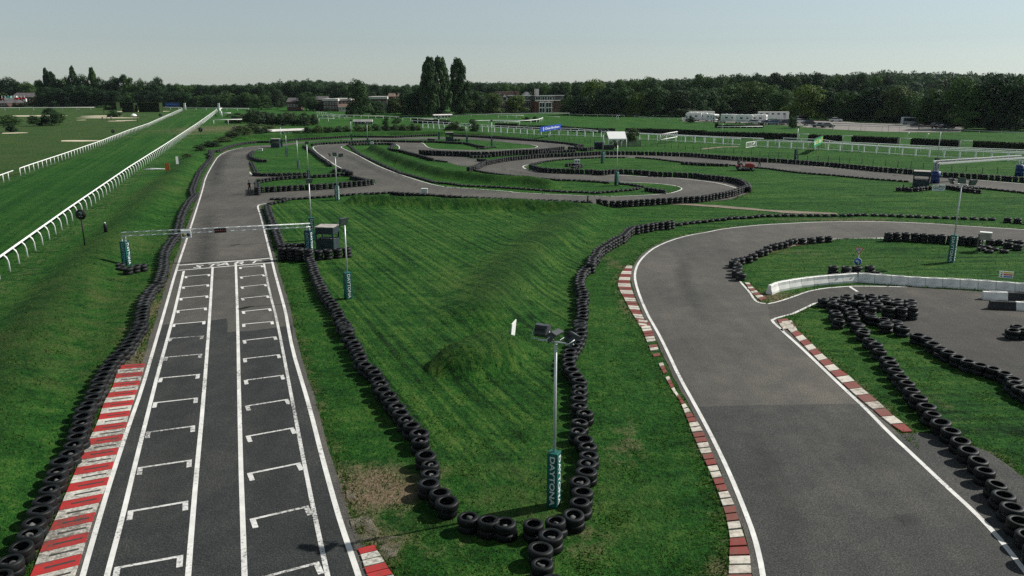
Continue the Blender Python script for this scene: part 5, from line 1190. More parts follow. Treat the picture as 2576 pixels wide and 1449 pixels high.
MH = [('W 175,222', 2.75, 'motorhome at the left end of the row, half behind a round bush'), ('W 262,222', -.35, 'motorhome second from the left, cab towards the right'), ('W 398,232', -1.2, 'boxy motorhome just left of the pale green bush'), ('W 598,243', -.25, 'motorhome right of the pale green bush'), ('W 770,250', -.3, 'striped motorhome in the middle, above the brush jump'), ('W 905,248', 2.6, 'motorhome at the right of the row before the long trailer')]
for s, rz, l in MH: motorhome(s, rz, l, 7.2, 3.2 if 'boxy' not in l else 3.0)
def trailer(base, rz, L, H, label, name='horse_trailer', wins=5):
    b = G(*px(base)[0]); t = thing(name, label, 'trailer', b, rz)
    o = MB().box((0, 0, H/2+.5), (L, 2.4, H-.9), WHITE).build('body', t); bv = o.modifiers.new('b', 'BEVEL'); bv.width = .12; bv.segments = 2
    for i in range(wins): MB().box((-L*.42+L*.19*i, -1.204, H-.75), (1.0, .03, .55), GLASS).build('window', t)
    MB().box((L*.36, -1.204, H*.45), (.9, .03, H*.6), mat('trailer_door', (.5, .5, .48)) if 'trailer_door' not in bpy.data.materials else bpy.data.materials['trailer_door']).build('door', t); MB().box((0, 0, H+.03), (L*1.005, 2.44, .06), RENDER).build('roof', t)
    MB().box((0, 0, .55), (L*.9, 2.2, .3), BLACKPL).build('chassis', t); wheels(t, (-L*.3, -L*.2, L*.3), 1.18, .45, .25)
trailer('W 1085,228', -.06, 11.8, 3.75, 'long tall white trailer with small high windows at the right of the motorhomes'); trailer('W 272,212', -.03, 10.4, 3.5, 'long low white truck body behind the motorhomes at the left', 'truck_trailer', 0)
for s, rz, pn, l, k in (('W 880,258', -.2, CARWHITE, 'white car in front of the right motorhome', 'hatch'), ('W 1030,262', .2, CARBLACK, 'dark car left of the bright blue car', 'hatch'), ('W 1095,265', .1, CARBLUE, 'bright blue car in front of the long trailer', 'hatch'), ('W 1150,262', 2.9, CARWHITE, 'white car low in front of the trailer wheels', 'hatch'), ('W 1210,262', -.4, CARSILV, 'pale people carrier at the trailer right end', 'suv'), ('W 1240,268', .1, CARBLACK, 'dark car left of the tall round bush', 'suv'), ('W 1395,195', 2.8, CARWHITE, 'white car deepest in the park beside the wood', 'suv'), ('W 1390,248', .3, CARWHITE, 'white car right of the tall round bush', 'hatch'),
    ('X 110,276', .05, CARBLACK, 'dark long car, leftmost of the three dark cars', 'suv'), ('X 215,297', 3.0, CARBLACK, 'dark car in the middle of the three dark cars', 'hatch'), ('X 308,300', .1, CARBLACK, 'dark car with bright rear window, rightmost of the three dark cars', 'hatch'), ('X 405,232', -.1, CARWHITE, 'white car alone at the shaded back of the gravel', 'hatch'), ('X 50,205', .2, CARBLACK, 'dark car under the trees at the back of the gravel', 'hatch'), ('R 1420,80', .25, CARBLACK, 'dark estate car behind the dark floodlight head', 'suv'), ('R 1530,90', .1, CARBLACK, 'low dark car right of the estate car', 'hatch')):
    car(s, rz, pn, l, k, s=1.12)
van('X 1255,265', -.05, CARPALE, 'pale minibus parked alone at the right of the gravel', 6.4, 2.7); van('R 1620,45', -1.9, CARWHITE, 'white van parked nose on under the right hand trees', 5.2, 2.4, 'parked_van')

# ------------------------------------------------------------------ people
def person(name, label, loc, rz, pose, cloth_top, cloth_leg, group=None, h=1.76, top_skin=True):
    J = {'pelvis': (0, 0, .95), 'waist': (0, .0, 1.08), 'chest': (0, .01, 1.32), 'neck': (0, 0, 1.49), 'head0': (0, .015, 1.56), 'head1': (0, .03, 1.66), 'head2': (0, .02, 1.74)}
    R = {'pelvis': .125, 'waist': .115, 'chest': .135, 'neck': .055, 'head0': .075, 'head1': .095, 'head2': .07}
    for s, n in ((1, 'r'), (-1, 'l')):
        J.update({'hip'+n: (.09*s, 0, .90), 'knee'+n: (.10*s, .01, .50), 'ank'+n: (.10*s, -.01, .09), 'toe'+n: (.11*s, .15, .04), 'sh'+n: (.19*s, 0, 1.42), 'elb'+n: (.24*s, -.02, 1.14), 'wri'+n: (.25*s, .06, .90), 'hand'+n: (.25*s, .09, .81)})
        R.update({'hip'+n: .088, 'knee'+n: .06, 'ank'+n: .045, 'toe'+n: .035, 'sh'+n: .058, 'elb'+n: .042, 'wri'+n: .03, 'hand'+n: .03})
    J.update(pose)
    E = [('pelvis', 'waist'), ('waist', 'chest'), ('chest', 'neck'), ('neck', 'head0'), ('head0', 'head1'), ('head1', 'head2')]
    for n in 'rl': E += [('pelvis', 'hip'+n), ('hip'+n, 'knee'+n), ('knee'+n, 'ank'+n), ('ank'+n, 'toe'+n), ('chest', 'sh'+n), ('sh'+n, 'elb'+n), ('elb'+n, 'wri'+n), ('wri'+n, 'hand'+n)]
    names = list(J); 
    me = bpy.data.meshes.new('person_skeleton'); me.from_pydata([J[n] for n in names], [(names.index(a), names.index(b)) for a, b in E], [])
    o = bpy.data.objects.new('person_skeleton', me); COL.objects.link(o)
    o.modifiers.new('skin', 'SKIN'); sub = o.modifiers.new('sub', 'SUBSURF'); sub.levels = 1; sub.render_levels = 1
    for i, n in enumerate(names):
        sv = me.skin_vertices[0].data[i]; sv.radius = (R[n]*(1.12 if n in ('chest', 'pelvis', 'waist') else 1), R[n]*(.82 if n in ('chest', 'waist') else 1)); sv.use_root = (n == 'pelvis')
    bpy.context.view_layer.update(); dg = bpy.context.evaluated_depsgraph_get()
    m2 = bpy.data.meshes.new_from_object(o.evaluated_get(dg)); bpy.data.objects.remove(o)
    bm = bmesh.new(); bm.from_mesh(m2)
    for n in 'rl':                  # fingers and thumb on each hand, nose and ears on the head
        hd = Vector(J['hand'+n]); wr = Vector(J['wri'+n]); ax = (hd-wr).normalized(); sd = ax.cross(Vector((0, 1, 0.3))).normalized(); fw = sd.cross(ax)
        for k in range(5):
            ln = (.055, .078, .085, .078, .06)[k]; st = hd+ax*.01+sd*(.022*(k-2)) if k else hd-ax*.04+sd*.035
            dr = ax if k else (ax*.6+sd).normalized()
            mid = st+dr*ln*.55; en = mid+(dr*.8+fw*.5).normalized()*ln*.5
            for a, b, r in ((st, mid, .010), (mid, en, .0085)):
                mt = Matrix.Translation((a+b)/2) @ (b-a).to_track_quat('Z', 'Y').to_matrix().to_4x4() @ Matrix.Diagonal((r*2, r*2, (b-a).length*1.1, 1))
                bmesh.ops.create_cube(bm, size=1, matrix=mt)
    hd = Vector(J['head1'])
    for c, d in (((0, .098, -.015), (.03, .035, .045)), ((.095, 0, -.01), (.02, .04, .06)), ((-.095, 0, -.01), (.02, .04, .06))):
        bmesh.ops.create_cube(bm, size=1, matrix=Matrix.Translation(hd+Vector(c)) @ Matrix.Diagonal((*d, 1)))
    bm.to_mesh(m2); bm.free()
    m2.name = 'person'
    for m in (SKIN, cloth_top, cloth_leg, BLACKPL): m2.materials.append(m)
    segs = [(a, b, 0 if a in ('neck', 'head0', 'head1') or a[:3] == 'wri' or (top_skin and a[:3] == 'elb') else 3 if a[:3] == 'ank' else 2 if a[:3] in ('hip', 'kne') or b[:3] == 'hip' else 1) for a, b in E]
    for p in m2.polygons:
        c = Vector(p.center); best = (9, 0)
        for a, b, k in segs:
            A, B = Vector(J[a]), Vector(J[b]); d = B-A; tt = max(0, min(1, (c-A).dot(d)/d.length_squared)); q = (c-A-d*tt).length-R[a]*.3
            if q < best[0]: best = (q, k)
        p.material_index = best[1]; p.use_smooth = True
    ob = bpy.data.objects.new(name, m2); ob.location = loc; ob.rotation_euler = (0, 0, rz); k = h/1.78; ob.scale = (k,)*3
    link(ob); tag(ob, label, 'person', group)
    hb = MB(); h1 = Vector(J['head1']); 
    hb.lathe([(0, .125), (.05, .118), (.09, .08), (.106, .02), (.102, -.03), (.09, -.05)], HAIR, 14, (h1.x, h1.y-.018, h1.z)); hb.build('hair', ob)
    eb = MB()
    for s in (-1, 1): eb.box((h1.x+.034*s, h1.y+.088, h1.z+.012), (.022, .012, .012), BLACKP)
    eb.box((h1.x, h1.y+.086, h1.z-.052), (.045, .012, .01), REDP); eb.build('face', ob)
    return ob
walk = {'kneer': (.10, .16, .53), 'ankr': (.10, .10, .10), 'toer': (.11, .26, .05), 'kneel': (-.09, -.02, .50), 'ankl': (-.09, -.26, .14), 'toel': (-.10, -.14, .04)}
p = G(629, 487.4)
person('person', 'person in black T-shirt and trousers walking down the kart straight', p, pi*.96, dict(walk, elbr=(.25, -.06, 1.15), wrir=(.12, .16, 1.12), handr=(.05, .22, 1.13), elbl=(-.26, -.05, 1.15), wril=(-.30, .16, 1.12), handl=(-.31, .25, 1.13)), CLOTHB, CLOTHB, h=1.8)
p = pt('M4 1108,905')
person('person', 'person in dark clothes walking along the track just right of the red mower', p, -pi*.42, dict(walk, elbl=(-.25, -.1, 1.16), wril=(-.22, .12, 1.0), handl=(-.2, .2, .96), elbr=(.25, -.14, 1.16), wrir=(.26, -.12, .92), handr=(.26, -.10, .84)), CLOTHB, CLOTHB, h=1.8, top_skin=False)
# ride on mower with driver
p = pt('M4 815,968'); MWZ = -.12; K = 1.5
t = thing('ride_on_mower', 'red ride on mower being driven over the grass beside the upper track', 'mower', p, MWZ)
hood = [(.05, .42), (1.0, .40), (1.06, .62), (.95, .86), (.55, .98), (.05, .95)]
o = MB().prism([(a*K, c*K*.9) for a, c in hood], MOWRED, lambda a, c, d: (a, d, c), -.30*K, .30*K).build('hood', t); bv = o.modifiers.new('b', 'BEVEL'); bv.width = .1; bv.segments = 3
MB().box((1.05*K, 0, .55*K), (.06, .5, .22), BLACKPL).build('grille', t)
MB().box((-.1, 0, .42*K), (1.9*K, .5*K, .12), BLACKPL).build('chassis', t)
o = MB().prism([(-.95*K, .42*K), (-.2*K, .42*K), (-.2*K, .55*K), (-.75*K, .68*K), (-.98*K, .6*K)], MOWRED, lambda a, c, d: (a, d, c), -.42*K, .42*K).build('rear_fender', t)
MB().box((-.52*K, 0, .72*K), (.5*K, .46*K, .1*K), BLACKPL).box((-.78*K, 0, .92*K), (.1*K, .44*K, .42*K), BLACKPL).build('seat', t)
MB().lathe([(0, 0), (.55*K, 0), (.55*K, .15*K), (.5*K, .2*K), (0, .2*K)], BLACKPL, 18, (.15, 0, .12)).build('cutting_deck', t)
MB().tube([(.05*K, 0, .85*K), (-.12*K, 0, 1.05*K)], .03, BLACKPL).tube([(-.12*K+.22*K*math.sin(a)*.45, .2*K*math.cos(a), 1.05*K+.2*K*math.sin(a)*.6) for a in np.linspace(0, 2*pi, 15)], .025, BLACKPL, 6, cap=False).build('steering_wheel', t)
for x, r, y in ((-.6*K, .29*K, .44*K), (.82*K, .20*K, .40*K)):
    for s in (-1, 1):
        w = MB().disc((x, s*y, r), r, (0, 1, 0), BLACKPL, 20, .2*K).build('wheel', t); MB().disc((x, s*(y+.105*K), r), r*.45, (0, 1, 0), CARSILV, 12, .02).build('rim', w)
for s in (-1, 1): MB().disc((1.09*K, s*.17*K, .68*K), .07*K, (1, 0, 0), LETTER, 12, .03).build('headlight', t)
sit = {}
for s, n in ((1, 'r'), (-1, 'l')): sit.update({'hip'+n: (.10*s, .05, .92), 'knee'+n: (.17*s, .45, .95), 'ank'+n: (.16*s, .52, .55), 'toe'+n: (.16*s, .68, .50), 'elb'+n: (.27*s, .12, 1.17), 'wri'+n: (.18*s, .36, 1.18), 'hand'+n: (.15*s, .44, 1.2)})
dv = Matrix.Rotation(MWZ, 3, 'Z') @ Vector((-.62*K, 0, 0))
person('person', 'person in grey top with bare arms seated driving the red mower', p+dv+Vector((0, 0, .72*K+.05-.82)), MWZ-pi/2, sit, CLOTHG, CLOTHG, h=1.8)
for s, rz, l, c in (('T0 2065,1150', 1, 'golfer in dark clothes, leftmost of the small group near the dome bush', CLOTHB), ('T0 2157,1152', 2, 'golfer in dark clothes, middle of the small group near the dome bush', CLOTHB), ('T0 2240,1125', 3, 'golfer in pale top, rightmost of the small group near the dome bush', CLOTHW), ('T0 1588,960', 0, 'golfer in white standing alone near the far rail', CLOTHW), ('T1 195,1175', 2, 'golfer in dark clothes beside a white umbrella', CLOTHB), ('R 1165,95', 1, 'person in dark clothes standing at the rail near the gravel', CLOTHB)):
    q = pt(s); person('person', l, q, rz, dict(walk), c, CLOTHB, h=1.8)
q = pt('T1 125,1130'); t = thing('umbrella', 'open white umbrella planted on the golf course', 'umbrella', q); MB().lathe([(1.25, 1.7), (1.1, 2.05), (.6, 2.5), (0, 2.65)], TENT, 14).build('canopy', t, recalc=False); MB().tube([(0, 0, 0), (0, 0, 2.6)], .05, DARKSTEEL).build('pole', t)

# ------------------------------------------------------------------ buildings beyond the racecourse
def box_part(name, t, c, d, m, rz=0): return MB().box(c, d, m, rz).build(name, t)
def win(t, x, y, z, w, h, fm=WHITE, nrm='y'):
    d = (w, .16, h) if nrm == 'y' else (.16, w, h)
    f = MB().box((x, y, z), d, fm).build('window', t)
    g = (w*.38, .05, h*.84) if nrm == 'y' else (.05, w*.38, h*.84)
    off = (0, -.075) if nrm == 'y' else (.075, 0)
    for k in (-1, 1):
        MB().box((x+off[0]+(w*.23*k if nrm == 'y' else 0), y+off[1]+(w*.23*k if nrm == 'x' else 0), z), g, GLASS).build('pane', f)
def gable(name, t, cx, cy, w, d, z, h, m, along='x'):
    mp = (lambda a, c, e: (e, a, c)) if along == 'x' else (lambda a, c, e: (a, e, c))
    c0, c1 = (cx, cy) if along == 'x' else (cy, cx)
    poly = [(c1-d/2-.4, z), (c1+d/2+.4, z), (c1, z+h)]
    return MB().prism(poly, m, mp, c0-w/2-.3, c0+w/2+.3).build(name, t)
# big brick house
b0 = pt('U 60,672'); pw = pxm(b0)*.125; t = thing('brick_house', 'large brick country house with mansard roofs and white bay windows', 'house', b0, .40)
W_ = lambda x: (x-60)*pw
Hh = lambda y: zat(b0, px('U 0,%f' % y)[0][1])
zc, zr = Hh(420), Hh(318)
box_part('wall', t, ((W_(60)+W_(290))/2, 6, zc/2), (W_(290)-W_(60), 12, zc), BRICKD)
gable('gable_roof', t, (W_(60)+W_(280))/2, 6, W_(290)-W_(60), 13, Hh(430), Hh(265)-Hh(430), SLATE, 'y'); MB().add([(W_(75), -.35, Hh(428)), (W_(285), -.35, Hh(428)), (W_(180), -.35, Hh(285))], [(0, 1, 2)], RENDER).build('gable_wall', t)
box_part('wall', t, ((W_(290)+W_(800))/2, 8, zc/2), (W_(800)-W_(290), 12, zc), BRICKD); box_part('mansard_roof', t, ((W_(290)+W_(800))/2, 8, (zc+zr)/2), (W_(800)-W_(290)+.3, 12.3, zr-zc), SLATE)
box_part('ridge_roof', t, ((W_(200)+W_(530))/2, 12, zr+1.0), (W_(530)-W_(200), 6, 2.2), TILE); box_part('ridge_roof', t, ((W_(585)+W_(660))/2, 12, zr+1.0), (W_(660)-W_(585), 6, 2.2), TILE)
gable('gable_roof', t, W_(765), 6, 3.2, 4, zr-.3, 2.2, RENDER, 'y')
box_part('wall', t, ((W_(800)+W_(1200))/2, 3, zc/2), (W_(1200)-W_(800), 12, zc), BRICK); box_part('mansard_roof', t, ((W_(800)+W_(1200))/2, 3, (zc+zr)/2), (W_(1200)-W_(800)+.4, 12.4, zr-zc), SLATE)  # redder brick: sunlight on this block put into its wall colour
box_part('wall', t, ((W_(1200)+W_(1560))/2, 9, zc/2), (W_(1560)-W_(1200), 12, zc), BRICKD); box_part('mansard_roof', t, ((W_(1200)+W_(1560))/2, 9, (zc+zr)/2), (W_(1560)-W_(1200)+.3, 12.3, zr-zc), SLATE)
for x0_, x1_, y in ((290, 800, 1.75), (800, 1200, -3.4), (1200, 1560, 2.7)):
    box_part('cornice', t, ((W_(x0_)+W_(x1_))/2, y, zc), (W_(x1_)-W_(x0_)+.3, .5, .4), WHITE); box_part('cornice', t, ((W_(x0_)+W_(x1_))/2, y, zr), (W_(x1_)-W_(x0_)+.5, .6, .35), WHITE)
box_part('chimney', t, (W_(945), 3, zr+1.7), (W_(975)-W_(915), 2.4, 3.4), RENDER)
for x in (860, 1010, 1125): win(t, W_(x), -3.3, (zc+zr)/2, 3.0, 1.5)
for x in (620, 745): win(t, W_(x), 1.75, (zc+zr)/2, 1.8, 1.4)
win(t, W_(1310), 2.75, (zc+zr)/2, 1.8, 1.4)
for x in (935, 1080):
    box_part('bay', t, (W_(x), -3.5, zc*.47), (W_(985)-W_(890), 1.8, zc*.84), WHITE)
    for z in (Hh(505), Hh(615)): win(t, W_(x), -4.42, z, 3.4, Hh(455)-Hh(560))
for x in (735, 515, 600): 
    for z in (Hh(500), Hh(615)): win(t, W_(x), 1.95, z, 3.0 if x == 735 else 1.6, 2.3, RENDER)
for x in (1180, 1215): 
    for z in (Hh(490), Hh(600)): win(t, W_(x), 2.9 if x > 1200 else -3.05, z, 1.3, 2.0, RENDER)
win(t, W_(180), -.05, Hh(620), 3.6, 2.4, RENDER); win(t, W_(170), -.05, Hh(490), 2, 1.8, RENDER); win(t, W_(175), -.42, Hh(375), 2, 1.6, GLASS)
def house(s0, s1, ytop, yeave, label, wall, roof, depth=9, kind='gable', name='house', wins=3, rz=0., flat=.5):
    a, b = pt(s0), pt(s1); L = abs(b.x-a.x); t = thing(name, label, 'house', a, rz); he = zat(a, px(yeave)[0][1]); hr = zat(a, px(ytop)[0][1])
    box_part('wall', t, (L/2, depth/2, he/2), (L, depth, he), wall)
    if kind == 'gable': gable('roof', t, L/2, depth/2, L, depth, he, max(.6, hr-he), roof, 'x')
    elif kind == 'front': gable('roof', t, L/2, depth/2, depth, L, he, max(.6, hr-he), roof, 'y')
    else: box_part('roof', t, (L/2, depth/2, (he+hr)/2), (L+.8, depth+.8, max(.4, hr-he)), roof)
    for i in range(wins):
        for z in ([he*.35, he*.75] if he > 5 else [he*.6]): win(t, L*(i+.5)/wins, -.03, z, min(2.2, L/wins*.55), 1.4)
    return t
house('T2 1360,950', 'T2 1650,950', 'T2 0,700', 'T2 0,745', 'pale topped flats with white window bays left of the big dark tree', BRICKD, LEADROOF, 12, 'flat', wins=5)
house('T2 1560,945', 'T2 1910,945', 'T2 0,695', 'T2 0,735', 'white roofed flats immediately left of the big dark tree', BRICKD, LEADROOF, 16, 'flat', wins=5)
house('T2 1665,955', 'T2 1850,955', 'T2 0,805', 'T2 0,865', 'low tile roofed house in front of the white roofed flats', RENDER, TILE, 7, 'gable', wins=3)
house('T2 2280,990', 'T2 2640,990', 'T2 0,655', 'T2 0,705', 'building with bright flat roof right of the big dark tree', BRICKD, LEADROOF, 14, 'flat', wins=4)
house('T2 630,945', 'T2 870,945', 'T2 0,682', 'T2 0,765', 'dark hall with grey pitched roof left of the round front tree', BRICKD, SLATE, 10, 'gable', wins=4)
house('T2 1200,940', 'T2 1420,940', 'T2 0,650', 'T2 0,720', 'house with dark hipped roof behind the round front tree', BRICK, SLATE, 9, 'gable', wins=3)
house('T3 95,985', 'T3 200,985', 'T3 0,590', 'T3 0,655', 'pitched roof house left of the poplars, left one of two', BRICKD, TILE, 9, 'gable', wins=2); house('T3 285,985', 'T3 405,985', 'T3 0,592', 'T3 0,658', 'pitched roof house left of the poplars, right one of two', BRICK, TILE, 9, 'gable', wins=2)
house('T0 -120,868', 'T0 130,868', 'T0 0,740', 'T0 0,785', 'brown bungalow at the left edge of the picture', BRICKD, SLATE, 9, 'gable', wins=4); house('T0 110,862', 'T0 330,862', 'T0 0,722', 'T0 0,780', 'bungalow with pale lit windows beside the dome tree', BRICKD, SLATE, 9, 'gable', wins=4)
house('T0 260,850', 'T0 670,850', 'T0 0,580', 'T0 0,665', 'long dark roofed building behind the bungalows', BRICKD, SLATE, 14, 'gable', wins=5)
b0 = pt('T0 0,856'); pw = pxm(b0)*.125; t = thing('scaffold_site', 'white and red sheeted scaffold structure behind the bungalows', 'scaffold', b0+Vector((0, 6, 0)))
for x0_, x1_, y0_, y1_, m, nm in ((10, 105, 735, 680, WHITE, 'white_sheet'), (112, 205, 725, 678, WHITE, 'white_sheet'), (205, 300, 715, 685, REDP, 'red_sheet'), (330, 430, 715, 680, REDP, 'red_sheet'), (385, 445, 760, 700, WHITE, 'white_sheet'), (-60, 10, 725, 690, REDP, 'red_sheet'), (50, 140, 678, 650, mat('aqua_sheet', (.1, .4, .32)), 'aqua_sheet'), (185, 260, 675, 645, WHITE, 'white_sheet')):
    z0_, z1_ = zat(b0, px('T0 0,%f' % y0_)[0][1]), zat(b0, px('T0 0,%f' % y1_)[0][1]); box_part(nm, t, ((x0_+x1_)/2*pw, 0, (z0_+z1_)/2), ((x1_-x0_)*pw, 1.2, z1_-z0_), m)
mb = MB(); zt_ = zat(b0, px('T0 0,640')[0][1])
for x in range(-60, 460, 65): mb.tube([(x*pw, .9, 0), (x*pw, .9, zt_)], .12, STEEL, 5)
mb.build('poles', t)
# long white low roofs and barriers behind the scrub
def shed(s0, s1, ytop, ylow, label):
    a, b = pt(s0), pt(s1); d = b-a; L = d.length; t = thing('low_shed', label, 'shed', a, math.atan2(d.y, d.x)); zt, zl = zat(a, px(ytop)[0][1]), zat(a, px(ylow)[0][1])
    MB().box((L/2, .75, zl/2), (L*.98, 1.1, zl), DARKSTEEL).build('wall', t); MB().prism([(-.1, zl), (1.5, zl), (1.2, zt), (.4, zt)], LEADROOF, lambda p_, c_, e_: (e_, p_, c_), 0, L).build('roof', t)
    for i in range(6): MB().box((L*(i+.5)/6, .14, zl*.5), (L*.02, .12, zl), RENDER).build('post', t)
shed('T2 170,1385', 'T2 985,1352', 'T2 0,1325', 'T2 0,1365', 'long low white roofed stand behind the scrub left of the floodlight pair')
shed('T2 1950,1215', 'T2 2340,1215', 'T2 0,1120', 'T2 0,1160', 'low white canopy seen between the pair of floodlights'); shed('T3 680,1150', 'T3 990,1150', 'T3 0,1105', 'T3 0,1130', 'low white roof left of the poplars bases'); shed('T3 1000,1080', 'T3 1380,1070', 'T3 0,1015', 'T3 0,1035', 'dull green shed in the shade below the poplars')
p = pt('T2 520,860'); t = thing('mast', 'hair thin radio mast above the wooded skyline', 'mast', (p.x*1.6, p.y*1.6, 0)); MB().tube([(0, 0, 0), (0, 0, zat((p.x*1.6, p.y*1.6), px('T2 0,285')[0][1]))], [.5, .18], DARKSTEEL, 6).build('pole', t)
MB().tube([(-1.2, 0, 20), (1.2, 0, 20)], .2, DARKSTEEL).build('arm', t)
# ------------------------------------------------------------------ trees
def crown_mesh(name, m, kind, n_l, per, leaf, seed, want=True, skirt=True):
    r = np.random.default_rng(seed)
    cs = []; rs = []
    for i in range(n_l):
        if kind == 'broad':
            d = r.normal(size=3); d /= np.linalg.norm(d); q = r.random()**.45
            c = d*q*[.40, .40, .40]+[0, 0, .53]; rad = .15+.10*r.random()
        elif kind == 'tall':
            z = .12+.86*r.random(); w = .5*(1-((z-.42)/.62)**2) if z > .1 else .3
            a = r.random()*2*pi; q = math.sqrt(r.random()); c = np.array([math.cos(a)*q*w*.8, math.sin(a)*q*w*.8, z]); rad = .14+.07*r.random()
        elif kind == 'poplar':
            z = .05+.93*r.random()**.9; w = .40*min(1, (z+.12)/.35)*(1-max(0, z-.5)/.5)**.55+.05
            a = r.random()*2*pi; q = math.sqrt(r.random()); c = np.array([math.cos(a)*q*w, math.sin(a)*q*w, z]); rad = .085+.055*r.random()
        elif kind == 'pine':
            a = r.random()*2*pi; q = math.sqrt(r.random()); c = np.array([math.cos(a)*q*.42, math.sin(a)*q*.42, .68+.22*(1-q*q)*r.random()+.03*r.normal()]); rad = .07+.06*r.random()
        else:   # bush
            d = r.normal(size=3); d[2] = abs(d[2]); d /= np.linalg.norm(d); q = r.random()**.4
            c = d*q*[.42, .42, .62]+[0, 0, .16]; rad = .12+.10*r.random()
        if kind == 'bush' and i % 3 == 0: c = np.array([c[0]*1.05, c[1]*1.05, .07+.1*r.random()])
        cs.append(c); rs.append(rad)
    if kind in ('broad', 'tall') and skirt:
        for i in range(n_l//3):
            a = r.random()*2*pi; q = .25+.22*r.random(); cs.append(np.array([math.cos(a)*q, math.sin(a)*q, .08+.22*r.random()])); rs.append(.11+.06*r.random())
    cs = np.array(cs); rs = np.array(rs)
    zs = {'broad': 1, 'tall': .55, 'poplar': .28, 'pine': 1, 'bush': 1}[kind]
    C = np.repeat(cs, per, 0); Rr = np.repeat(rs, per)
    d = r.normal(size=(len(C), 3)); d /= np.linalg.norm(d, axis=1)[:, None]
    flip = (d[:, 2] < -.35); d[flip, 2] *= -1
    asp = {'broad': (1, 1, .8), 'tall': (1, 1, .75), 'poplar': (1, 1, .9), 'pine': (1, 1, .55), 'bush': (1, 1, .8)}[kind]
    pos = C+d*Rr[:, None]*(.72+.34*r.random((len(C), 1)))*np.array(asp)
    nrm = d+r.normal(size=d.shape)*.34; nrm /= np.linalg.norm(nrm, axis=1)[:, None]
    t1 = np.cross(nrm, r.normal(size=d.shape)); t1 /= np.linalg.norm(t1, axis=1)[:, None]; t2 = np.cross(nrm, t1)
    s = leaf*(.6+.8*r.random((len(C), 1)))
    V = np.stack([pos-t1*s, pos-t2*s*.6, pos+t1*s, pos+t2*s*.6], 1).reshape(-1, 3)
    V[:, 2] = np.maximum(V[:, 2], .01)
    F = np.arange(len(V)).reshape(-1, 4)
    if want is None: return V
    o = np_mesh(name, V, F, m); me = o.data; bpy.data.objects.remove(o); return me
def trunk_mesh(kind, seed):
    r = random.Random(seed); mb = MB(); h = {'broad': .55, 'tall': .7, 'poplar': .8, 'pine': .74, 'bush': .4}[kind]; w = {'broad': .028, 'tall': .02, 'poplar': .03, 'pine': .02, 'bush': .03}[kind]
    mb.tube([(0, 0, -.02), (.01, 0, h*.35), (r.uniform(-.02, .02), r.uniform(-.02, .02), h*.7), (r.uniform(-.03, .03), 0, h)], [w*1.4, w, w*.8, w*.35], BARK, 7)
    for i in range(6):
        a = r.uniform(0, 2*pi); z = h*r.uniform(.45, .85); L = r.uniform(.12, .26)*(.4 if kind == 'poplar' else 1)
        mb.tube([(0, 0, z), (math.cos(a)*L*.5, math.sin(a)*L*.5, z+L*.35), (math.cos(a)*L, math.sin(a)*L, z+L*.8)], [w*.5, w*.35, w*.12], BARK, 5)
    o = mb.build('trunk', recalc=False); me = o.data; bpy.data.objects.remove(o); return me
CR = {}
def variants(key, m, kind, n, n_l, per, leaf): CR[key] = [(crown_mesh('crown', m, kind, n_l, per, leaf, hash(key) % 97+i*13+5), trunk_mesh(kind, i+3)) for i in range(n)]
KEYS = [('oak', LEAF1, 'broad', 6, 34, 150, .026), ('yellow', LEAF2, 'broad', 2, 60, 85, .026), ('tall', LEAF1, 'tall', 3, 36, 130, .026), ('poplar', LEAF3, 'poplar', 3, 130, 60, .034), ('pine', LEAF1, 'pine', 2, 40, 80, .026), ('bush', LEAF1, 'bush', 3, 36, 80, .034), ('park', LEAF1, 'broad', 3, 50, 80, .03), ('scrub', LEAF4, 'bush', 4, 40, 80, .034), ('blossom', LEAFP, 'bush', 1, 30, 80, .034), ('willow', LEAF4, 'tall', 2, 60, 80, .026)]
for i, (k, m, kd, n, a, b, c) in enumerate(KEYS): CR[k] = [(crown_mesh('crown', m, kd, a, b, c, 40*i+j*7+3, True, k != 'park'), trunk_mesh(kd, i*9+j)) for j in range(n)]
cnt = 0
def tree(key, c, xb, yb, yt, w, label, group=None, name=None, push=0., lean=0.):
    global cnt
    ox, oy, s = CROP[c]; b = G(ox+xb*s, oy+yb*s)
    top = oy+yt*s
    if push: b = b*(1+push); b.z = 0
    h = max(.8, zat(b, top)); wid = w*s*pxm(b)
    b.z = 0 if b.y > 240 else th(b)
    bush = key in ('bush', 'scrub', 'blossom')
    nm = name or ('poplar_tree' if key == 'poplar' else 'bush' if bush else 'tree')
    t = thing(nm, label, 'bush' if bush else 'tree', b, random.uniform(0, 6.28), group)
    cm, tm = CR[key][cnt % len(CR[key])]; cnt += 1
    ext = {'oak': .90, 'park': .9, 'yellow': .90, 'tall': .9, 'poplar': .80, 'pine': .98, 'bush': 1.05, 'scrub': 1.05, 'blossom': 1.05, 'willow': .95}[key]
    hk = {'oak': 1.06, 'park': 1.03, 'yellow': 1.06, 'tall': 1.06, 'poplar': 1.0, 'pine': 1.0, 'bush': .96, 'scrub': .96, 'blossom': .96, 'willow': 1.06}[key]
    for nm2, me in (('crown', cm), ('trunk', tm)):
        o = link(bpy.data.objects.new(nm2, me), t); o.scale = (wid/ext, wid/ext, h/hk)
        if nm2 == 'trunk': o.scale = (max(wid*.8, h*.5), max(wid*.8, h*.5), h/hk)
    if lean: t.rotation_euler = (0, lean, 0)
    return t
g = 'trees and shrubs on the golf course'
